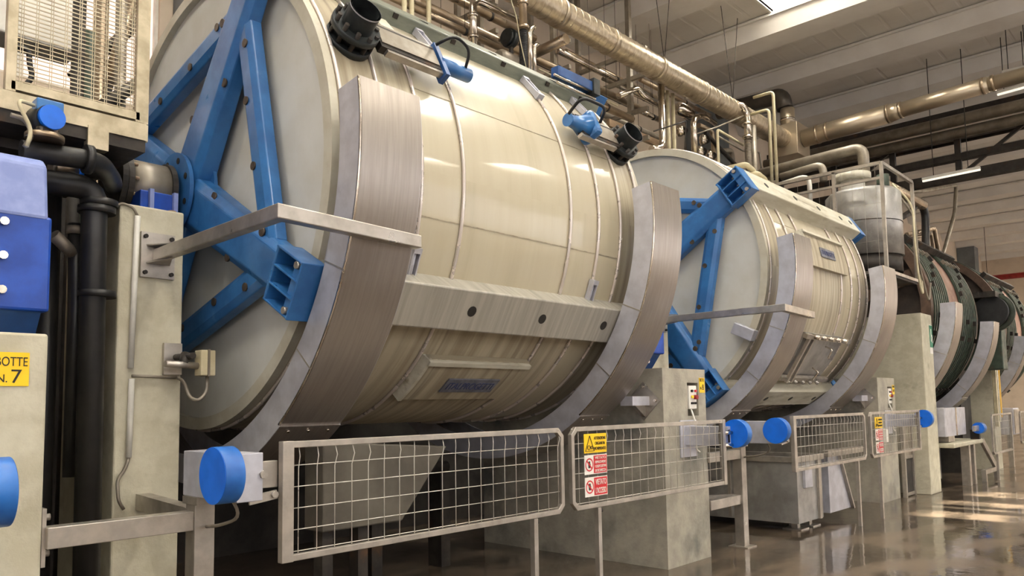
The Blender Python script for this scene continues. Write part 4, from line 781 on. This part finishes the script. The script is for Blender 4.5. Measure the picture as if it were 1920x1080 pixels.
MB().tube([a - X3 * .3, a - X3 * .24, a + X3 * .15, a + X3 * .24], [.06, .12, .12, .07], 20).build('body', 'pipe_bright', t)
pipe('gooseneck_pipe', 'steel gooseneck pipe dropping onto the second drum top', [A(1340, 232, 1, 6.9), A(1318, 216, 1, 6.8), A(1300, 222, 1, 6.7), A(1303, 292, 1, 6.7)], .055, 'pipe_bright', 16, .16)
pipe('steel_elbow_pipe', 'short steel elbow pipe just right of the gooseneck', [A(1310, 235, 1, 7.0), A(1336, 246, 1, 7.0), A(1340, 310, 1, 7.0)], .045, 'pipe_brown', 14, .12)
pipe('white_riser', 'white upright pipe with a long slanting arm above the second drum', [V((A(1348, 312, 1, 6.5)[0], 6.5, 4.94)), A(1345, 243, 1, 6.5), A(1394, 272, 1, 6.5)], .025, 'pipe_cream', 12, .06)
pipe('slanting_pipe', 'lower white slanting pipe above the second drum', [A(1345, 255, 1, 6.515), A(1394, 283, 1, 6.66), A(1424, 285, 1, 6.62), A(1428, 320, 1, 6.62)], .02, 'pipe_grey', 10, .06)
pipe('dark_strut', 'dark slanting pipe rising behind the top of the second drum', [A(1322, 248, 1, 6.9), A(1342, 270, 1, 6.9), A(1380, 310, 1, 6.9)], .04, 'iron_dark', 10, .1)
pipe('steel_elbow_pipe', 'small grey elbow pipe behind the top of the second drum', [A(1350, 283, 1, 7.0), A(1372, 282, 1, 7.0), A(1375, 322, 1, 7.0)], .05, 'pipe_grey', 14, .12)
for i, (px, py) in enumerate(((1318, 262), (1312, 284), (1275, 245), (1330, 292))):
    a = A(px, py, 1, 6.9); t = thing('small_valve', a, ('small steel valve under the canister', 'lower small steel valve on the second drum pipes', 'small steel valve beside the cream risers', 'small steel valve at the foot of the elbow pipe')[i], 'valve')
    MB().tube([a - Z3 * .1, a - Z3 * .05, a + Z3 * .05, a + Z3 * .1], [.04, .07, .07, .04], 14).build('body', 'pipe_bright', t); MB().tube([a, a + V((.14, 0, .03))], .02, 8).build('stem', 'steel', t); MB().tube([a + V((.14, 0, .03)), a + V((.155, 0, .03))], .07, 14).build('wheel', 'iron_dark', t)
pipe('stay_rod', 'thin dark stay rod crossing the shiny riser', [A(1226, 246, 1, 6.635), A(1286, 227, 1, 6.635), A(1284, 290, 1, 6.635)], .012, 'iron_dark', 8, .02)
pipe('stay_rod', 'thin light stay rod between gooseneck and corrugated hose above the second drum', [A(1303, 252, 1, 6.7), A(1345, 238, 1, 6.6), A(1402, 214, 1, 6.37)], .014, 'pipe_grey', 8, .02)
a = A(1402, 262, 1, 6.35); c = A(1404, 310, 1, 6.35)
pipe('steel_riser', 'steel elbow pipe coming off the spiral duct above a grey corrugated hose', [A(1368, 206, 1, 6.6), A(1390, 194, 1, 6.4), A(1402, 214, 1, 6.35), V((a[0], 6.35, a[2]))], .065, 'pipe_bright', 18, .2, flanges=((a + Z3 * .05, Z3), (a + Z3 * .3, Z3)))
pipe('corrugated_hose', 'grey corrugated hose hanging above the blue bracket of the second drum', [V((a[0], 6.35, a[2] - .01)), V((a[0], 6.35, c[2] - .2))], .058, 'pipe_grey', 18, cat='hose', ribs=.03)
pipe('steel_riser', 'plain steel upright just right of the grey corrugated hose', vp((1414, 280), 6.5, 4.93, DZ - .158), .055, 'pipe_grey', 14)
for (p, q, yb), lb in ((((1449.5, 172), (1459, 336), 5.8), 'tall cream pipe with a square bend above the second drum'), (((1441.6, 205), (1448, 338), 6.0), 'shorter cream pipe with a square bend above the second drum')):
    a = A(*p, 1, yb); c = A(*q, 1, yb); pipe('cream_bend_pipe', lb, [V((a[0], yb + .38, a[2])), a, V((a[0], yb, c[2] - .3))], .028, 'pipe_cream', 12, .08)
for (p, yb, y2, zl), r, lb in ((((1398, 308), 5.7, 6.4, .3), .045, 'cream pipe tee behind the second drum bracket, upper one'), (((1420, 325), 5.6, 6.3, .3), .045, 'cream pipe tee behind the second drum bracket, lower one')):
    a = A(*p, 1, yb); pipe('cream_tee_pipe', lb, [V((a[0], y2, a[2])), a, a + V((.3, 0, -.05)), V((a[0] + .3, a[1], 5.06))], r, 'pipe_cream', 12, .07)
for (p, yb, yf, drop), r, mt, lb in ((((1618, 276), 4.5, 6.4, .5), .095, 'pipe_grey', 'thick grey pipe bending down into the stainless tank'), (((1543, 308), 4.95, 5.7, .3), .065, 'pipe_grey', 'middle grey pipe bending down left of the tank'), (((1517, 328), 5.4, 5.95, .9), .042, 'white_paint', 'thin white pipe bending down left of the tank')):
    a = A(*p, 1, yb); pipe('tank_feed_pipe', lb, [V((a[0], yf, a[2] - .06)), a, a - Z3 * drop], r, mt, 16, .18)
# ------------------------------------------------------------------ stainless tank in its mesh cage
TX, TY, TR = 13.75, 4.50, .60
t = thing('mixing_tank', (TX, TY, 3.72), 'round stainless mixing tank standing above the far switch-box pillar', 'tank')
k = MB(); k.tube([(TX, TY, 4.0), (TX, TY, 5.08), (TX, TY, 5.14)], [TR, TR, TR * .9], 48); k.build('vessel', 'steel_tub', t)
MB().tube([(TX, TY, 4.56), (TX, TY, 4.575)], TR + .006, 48).build('weld_seam', 'iron_dark', t); MB().tube([(TX, TY, 3.72), (TX, TY, 4.0)], TR - .03, 40).build('skirt', 'iron_dark', t)
MB().tube([(TX - .1, TY + .12, 5.14), (TX - .1, TY + .12, 5.36)], .2, 24).build('neck', 'white_paint', t); MB().tube([(TX - .1, TY + .12, 5.36), (TX - .1, TY + .12, 5.48)], .3, 24).build('lid', 'beam_cream', t)
mo = MB().tube([(TX + .15, TY - .3, 5.14), (TX + .15, TY - .3, 5.44)], .1, 20).build('motor', 'green_iron', t); MB().tube([(TX + .15, TY - .3, 5.14), (TX + .15, TY - .3, 5.2)], .14, 20).build('motor_flange', 'green_wood', mo)
MB().tube(fillet([(TX + .3, TY - .4, 5.3), (TX + .4, TY - .68, 4.9), (TX + .25, TY - .72, 4.2), (TX + .35, TY - .72, 3.6), (TX + .55, TY - .72, 3.3), (TX + .5, TY - .72, 3.7)], .2), .018, 8).build('cable', 'pipe_cream', t); MB().tube(fillet([(TX + .32, TY - .4, 5.25), (TX + .5, TY - .68, 4.7), (TX + .3, TY - .74, 3.9), (TX + .8, TY - .74, 3.2), (TX + .95, TY - .74, 3.6)], .25), .016, 8).build('cable', 'pipe_grey', t)
g = thing('tank_cage', (13.5, 4.9, 3.66), 'open steel frame cage with wire mesh around the stainless tank', 'cage')
cx0, cx1, cy0, cy1, cz0, cz1 = 12.86, 14.45, 3.90, 6.1, 3.62, 5.36
for x, y in ((cx0, cy0), (cx1, cy0), (cx0, cy1), (cx0, 4.65)): MB().box(x - .025, x + .025, y - .025, y + .025, cz0, cz1).build('post', 'steel', g)
for z in (cz0, cz1): MB().box(cx0 - .025, cx0 + .025, cy0, cy1, z - .025, z + .025).build('rail', 'steel', g); MB().box(cx0, cx1, cy0 - .025, cy0 + .025, z - .025, z + .025).build('rail', 'steel', g)
MB().box(cx0 - .02, cx0 + .02, cy0, cy1, 5.1, 5.14).build('rail', 'steel', g); MB().box(cx0 - .02, cx1, cy0, 5.6, cz0 - .06, cz0 - .02).build('platform', 'iron_dark', g)
w = MB()
for i in range(12): y = cy0 + .1 + i * .18; w.box(cx0 - .002, cx0 + .002, y - .002, y + .002, cz0, cz1)
for i in range(2): z = cz0 + .5 + i * .6; w.box(cx0 - .002, cx0 + .002, cy0, cy1, z - .002, z + .002)
w.build('wire_mesh', 'steel', g, kind='stuff')
for x, y in ((cx0 + .05, 5.2), (cx1 - .06, 5.2)): MB().box(x - .05, x + .05, y - .05, y + .05, 0, cz0 - .06).build('leg', 'iron_dark', g)
# pipes and hoses right of the tank
PX = 15.0
def pz(name, lb, pts, r, mt, y, cat='pipe', n=12, rad=.2, drop=False):
    P = [A(px, py, 1, y) for px, py in pts]
    if drop: P.append(V((P[-1][0], y, ZC + math.sqrt(1.985 ** 2 - (YC - y) ** 2))))      # foot on the third drum
    return pipe(name, lb, P, r, mt, n, rad, cat)
pz('overhead_pipe', 'thick grey pipe slanting down right of the tank cage', [(1655, 345), (1690, 362), (1730, 385)], .1, 'pipe_brown', 4.42)
pz('rubber_hose', 'thick black hose dropping onto the third drum', [(1728, 382), (1735, 400), (1736, 465)], .075, 'black_pipe', 4.42, 'hose', drop=True)
pz('rubber_hose', 'bent dark hose under the slanting pipe right of the tank', [(1718, 378), (1712, 395), (1690, 408), (1670, 410)], .06, 'iron_dark', 4.47, 'hose')
P_ = [A(px, py, 1, 5.8) for px, py in ((1695, 360), (1735, 358), (1793, 347), (1790, 400), (1768, 478))]; P_.append(V((P_[-1][0] - .1, 5.8, 5.25)))
pipe('rubber_hose', 'long grey hose hanging from the roof down to the third drum', P_, .055, 'pipe_grey', 12, .2, 'hose')
pz('handrail', 'brown pipe handrail on top of the third drum', [(1700, 440), (1752, 428), (1760, 475)], .045, 'pipe_brown', 4.6, 'handrail', 12, .1, True)
pz('handrail', 'smaller brown pipe handrail on top of the third drum', [(1705, 448), (1746, 438), (1750, 470)], .035, 'pipe_brown', 4.7, 'handrail', 12, .1, True)
a = thing('cam_box', A(1700, 470, 1, 4.9), 'yellow box on a steel drum sensor above the third drum front', 'sensor box'); c = A(1703, 470, 1, 4.9)
MB().obox(c, X3 * .2, Y3 * .1, Z3 * .06).build('box', 'yellow_paint', a); MB().tube([c + V((-.15, 0, -.35)), c + V((.15, 0, -.35))], .13, 20).build('canister', 'pipe_bright', a); MB().tube([c + V((.15, 0, -.35)), c + V((.24, 0, -.35))], .15, 20).build('end_flange', 'steel', a)
# ------------------------------------------------------------------ old wooden drums with green iron bands
def old_drum(x0, label, R=1.95):
    r = thing('old_drum', (x0 + 1.7, YC, 0), label, 'drum'); x1 = x0 + 3.4
    MB().lathe([(x0 + .1, R - .03), (x1 - .1, R - .03)], YC, ZC, n=96).build('stave_shell', 'pink_wood', r)
    for xf, s_ in ((x0, 1), (x1, -1)):
        MB().lathe([(xf + .16 * s_, .001), (xf + .16 * s_, R - .1)], YC, ZC, n=80).build('end_face', 'brown_wood', r); MB().lathe([(xf, R - .16), (xf, R + .01), (xf + .16 * s_, R + .01), (xf + .16 * s_, R - .16)], YC, ZC, n=96, sm=False, closed=True).build('end_rim', 'brown_rim', r)
    for g0, g1, n_ in ((x0 + .2, x0 + 1.15, 8), (x0 + 2.15, x1 - .2, 9)):
        MB().lathe([(g0, R - .02), (g1, R - .02)], YC, ZC, n=96).build('green_staves', 'green_wood', r)
        for i in range(n_):
            x = g0 + (g1 - g0) * i / (n_ - 1); b = MB().lathe([(x - .028, R - .02), (x - .028, R + .03), (x + .028, R + .03), (x + .028, R - .02)], YC, ZC, n=96, sm=False, closed=True).build('iron_hoop', 'green_iron', r)
            if i % 2 == 0:
                for dg in (-48, -14 + 5 * (i % 4), 12 + 3 * i, 33):
                    p = cpos(x, R + .05, dg); u, tt = frame(dg); MB().obox(p, X3 * .03, tt * .045, u * .03).build('hoop_lug', 'pipe_grey' if dg == 33 else 'iron_dark', b)
    for dg in (40,):
        u, tt = frame(dg); MB().obox(cpos((x0 + x1) / 2, R + .08, dg), X3 * 1.6, tt * .05, u * .06).build('long_beam', 'iron_dark', r)
    for k in range(4):
        u, tt = frame(20 + 90 * k); MB().obox(V((x0 + .1, YC, ZC)) + u * .95, X3 * .05, tt * .12, u * .95).build('end_spoke', 'brown_rim', r)
    return r
old_drum(15.15, 'old wooden drum with green iron hoops beyond the tall pale pillar')
old_drum(21.2, 'farthest old drum with green hoops at the right edge of the row')
def guard3(x0, x1, a0, label):
    return guard(x0, x1, label, ri=2.12, ro=2.37, a0=a0, seam=-44, a1=-100)
guard3(15.08, 15.52, .5, 'curved polished guard at the near end of the third drum')
guard3(17.98, 18.42, -3, 'curved polished guard at the far end of the third drum')
guard3(21.3, 21.7, -6, 'farthest curved guard cut by the right edge of the photo')
t = thing('drum_clutch', (18.9, 4.3, 2.6), 'dark round clutch housing with cream ring above the far third-drum guard', 'machine'); c = A(1858, 585, 0, 19.05)
MB().tube([c + V((-.1, .0, 0)), c + V((.15, 0, 0))], .33, 28).build('housing', 'black_rubber', t); MB().lathe([(c[0] + .1, .30), (c[0] + .1, .42), (c[0] + .22, .42), (c[0] + .22, .30)], c[1], c[2], n=36, closed=True).build('ring', 'green_wood', t); MB().obox(c + V((-.02, .1, .36)), X3 * .25, Y3 * .25, Z3 * .06).build('hood', 'iron_dark', t)
MB().box(c[0] + .35, c[0] + .8, c[1] - .1, c[1] + .9, 2.2, c[2] + .35).build('gear_case', 'green_iron', t, bev=.02); MB().box(c[0] + .82, c[0] + .92, c[1] - .0, c[1] + .9, 2.25, c[2] + .2).build('gear_case', 'green_iron', t, bev=.02)
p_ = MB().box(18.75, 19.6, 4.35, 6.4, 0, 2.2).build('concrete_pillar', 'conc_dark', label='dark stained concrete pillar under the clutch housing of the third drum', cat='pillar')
p_ = MB().box(20.0, 20.6, 4.0, 6.4, 0, 2.5).build('concrete_pillar', 'conc_cream', label='stained far pillar with cables beyond the third drum', cat='pillar')
t = thing('cable_duct', (20.2, 3.98, .9), 'yellow and cream upright pipes on the stained far pillar', 'conduit')
for i, (x, mt) in enumerate(((20.08, 'pipe_cream'), (20.25, 'beam_cream'), (20.42, 'yellow_paint'))): MB().box(x - .05, x + .05, 3.92, 3.99, .95 + .1 * i, 2.3).build('channel', mt, t)
t = thing('control_cabinet', (20.9, 3.9, .55), 'grey electrical cabinet beside the far stained pillar', 'cabinet'); MB().box(20.7, 21.3, 3.75, 4.1, .75, 1.35).build('body', 'steel_cheek', t, bev=.01); MB().box(20.72, 21.28, 3.735, 3.75, .78, 1.32).build('door', 'steel', t); MB().box(20.95, 21.05, 3.85, 3.95, 0, .75).build('stand', 'steel', t)
# steel cover box, ledge and stands right of the tall pale pillar
t = thing('cover_box', (15.6, 3.95, .9), 'shiny steel cover box on a stained ledge under the third drum', 'box')
MB().box(14.92, 15.62, 3.72, 4.1, .93, 1.43).build('panel', 'steel_cheek', t, bev=.01); MB().box(15.64, 16.3, 3.72, 4.1, .93, 1.43).build('panel', 'steel_cheek', t, bev=.01); MB().box(15.60, 15.66, 3.71, 3.74, .93, 1.43).build('bright_seam', 'pipe_bright', t); MB().box(15.2, 15.6, 3.75, 4.0, .83, .93).build('foot', 'steel', t)
t = thing('stained_ledge', (15.8, 4.0, 0), 'stained concrete ledge on steel legs under the cover box', 'ledge')
MB().box(14.95, 17.0, 3.6, 4.3, .74, .82).build('slab', 'conc_cream', t, bev=.02)
for x in (16.2, 16.55): MB().box(x - .06, x + .06, 3.66, 3.8, 0, .74).build('leg', 'steel', t)
MB().box(14.95, 16.0, 4.1, 4.13, .12, .74).build('apron', 'steel_tub', t); MB().box(16.62, 16.95, 3.75, 3.8, .0, .74).build('side_plate', 'conc_grey', t)
b = thing('hinge_bracket', (16.9, 3.6, .9), 'far blue disc hinge bracket right of the shiny cover box', 'hinge bracket'); disc(b, 16.65, 3.60, 1.03, r=.105, d=.2); MB().box(16.3, 16.65, 3.58, 3.62, .98, 1.08).build('hinge_arm', 'steel', b); MB().box(16.7, 16.8, 3.6, 3.75, .82, 1.0).build('base', 'iron_dark', b)
t = thing('brace_stand', (17.3, 3.6, 0), 'steel stand with a slanting brace right of the cover box', 'stand')
MB().bar((17.06, 3.64, .78), (18.1, 3.64, .2), .05, .12).build('brace', 'steel', t); MB().box(17.05, 18.15, 3.6, 3.68, .14, .22).build('bottom_rail', 'steel', t)
for x in (17.1, 18.1): MB().box(x - .03, x + .03, 3.6, 3.68, 0, .14).build('leg', 'steel', t)
gate(19.35, 21.4, 'right', 'farthest mesh safety gate at the right edge of the photo', z0=.62, z1=1.30, y=3.4)
s = sign('warning_sign', 19.8, 3.378, 1.1, .2, .14, 'sign_yellow', 'faded yellow sign on the farthest gate at the right edge')
s = sign('prohibition_sign', 19.8, 3.378, .88, .2, .2, 'sign_red', 'faded red sign on the farthest gate at the right edge')
# doorway frame and mesh panels by the N.9 pillar
t = thing('steel_doorframe', (14.0, 4.05, 0), 'grey steel door frame low between the N.9 pillar and the tall pale pillar', 'door frame')
for x in (13.66, 14.12): MB().box(x - .03, x + .03, 4.02, 4.08, 0, 1.25).build('jamb', 'steel', t)
for z in (.02, .62, 1.2): MB().box(13.66, 14.12, 4.03, 4.07, z, z + .05).build('rail', 'steel', t)
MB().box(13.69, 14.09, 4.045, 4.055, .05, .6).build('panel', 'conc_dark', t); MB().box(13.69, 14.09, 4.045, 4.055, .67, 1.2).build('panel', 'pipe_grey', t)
MB().box(12.82, 12.94, 4.03, 4.1, .93, 1.13).build('small_box', 'sign_white', label='small white box behind the small far gate', cat='box', bev=.008)
# ------------------------------------------------------------------ lattice girder and services crossing the hall
t = thing('lattice_girder', (19.4, 0, 5.5), 'dark steel lattice girder crossing the hall beyond the tank', 'girder'); GX = 19.0
def gz(px): return A(*px, 0, GX)[2]
zs = [gz((1700, 328)), gz((1700, 290)), gz((1700, 300))]
zb, zt = gz((1760, 338)), gz((1760, 262))
for z, h in ((zb, .22), (zb + .42, .14), (zt, .16), (zt + .5, .12)): MB().box(GX - .1, GX + .1, -10.8, 8.5, z - h / 2, z + h / 2).build('chord', 'iron_dark', t)
for i in range(14):
    y = 8.2 - i * 1.35; MB().box(GX - .05, GX + .05, y - .06, y + .06, zb, zt).build('post', 'iron_dark', t)
    if i % 2: MB().bar((GX, y, zb), (GX, y - 1.35, zt), .07, .07).build('brace', 'iron_dark', t)
for (px, r, mt, dx, lb) in (((1720, 243), .13, 'pipe_grey', -.45, 'thick brown pipe crossing the hall along the girder, upper one'), ((1760, 258), .12, 'pipe_grey', -.3, 'brown pipe crossing the hall along the girder, lower one'), ((1800, 262), .08, 'iron_dark', .3, 'dark pipe crossing the hall behind the girder')):
    pipe('cross_pipe', lb, yp(px, GX + dx, 8.4, -8), r, mt, 14)
for i, (p, q) in enumerate((((1730, 340), (1838, 318)), ((1870, 178), (1935, 160)), ((1880, 140), (1935, 127)))):
    gx = GX - .75 - .5 * (i == 2); a, c = A(*p, 0, gx), A(*q, 0, gx); l = thing('light_gap_bar', (a + c) / 2, ('glowing bar for a light gap under the girder near the tank', 'glowing bar for a light gap hung beside the cross duct', 'topmost glowing bar for a light gap at the right edge')[i], 'light gap')
    MB().bar(a, c, .05, .035).build('tube', 'glow_gap', l); MB().bar(a + Z3 * .04, c + Z3 * .04, .12, .05).build('housing', 'white_paint', l)  # glowing bar, housing and rods stand in for a gap of light
    for f_ in (.2, .8): q = a.lerp(c, f_) + Z3 * .06; MB().tube([q, V((q[0], q[1], roof_z(q[0])))], .008, 6).build('hanger_rod', 'iron_dark', l)
zr = A(1875, 520, 0, 38)[2]; sp = thing('sprinkler_main', (38, 6, zr), 'red sprinkler pipe far away below the roof at right', 'pipe'); MB().tube([(38, 8.5, zr), (38, -8, zr)], .12, 10).build('tube', 'red_paint', sp)
for y in (7.5, 3, -2): MB().tube([(38, y, zr + .1), (38, y, roof_z(38))], .01, 6).build('hanger_rod', 'iron_dark', sp)
for o in bpy.data.objects:
    if '_w' in o: del o['_w']
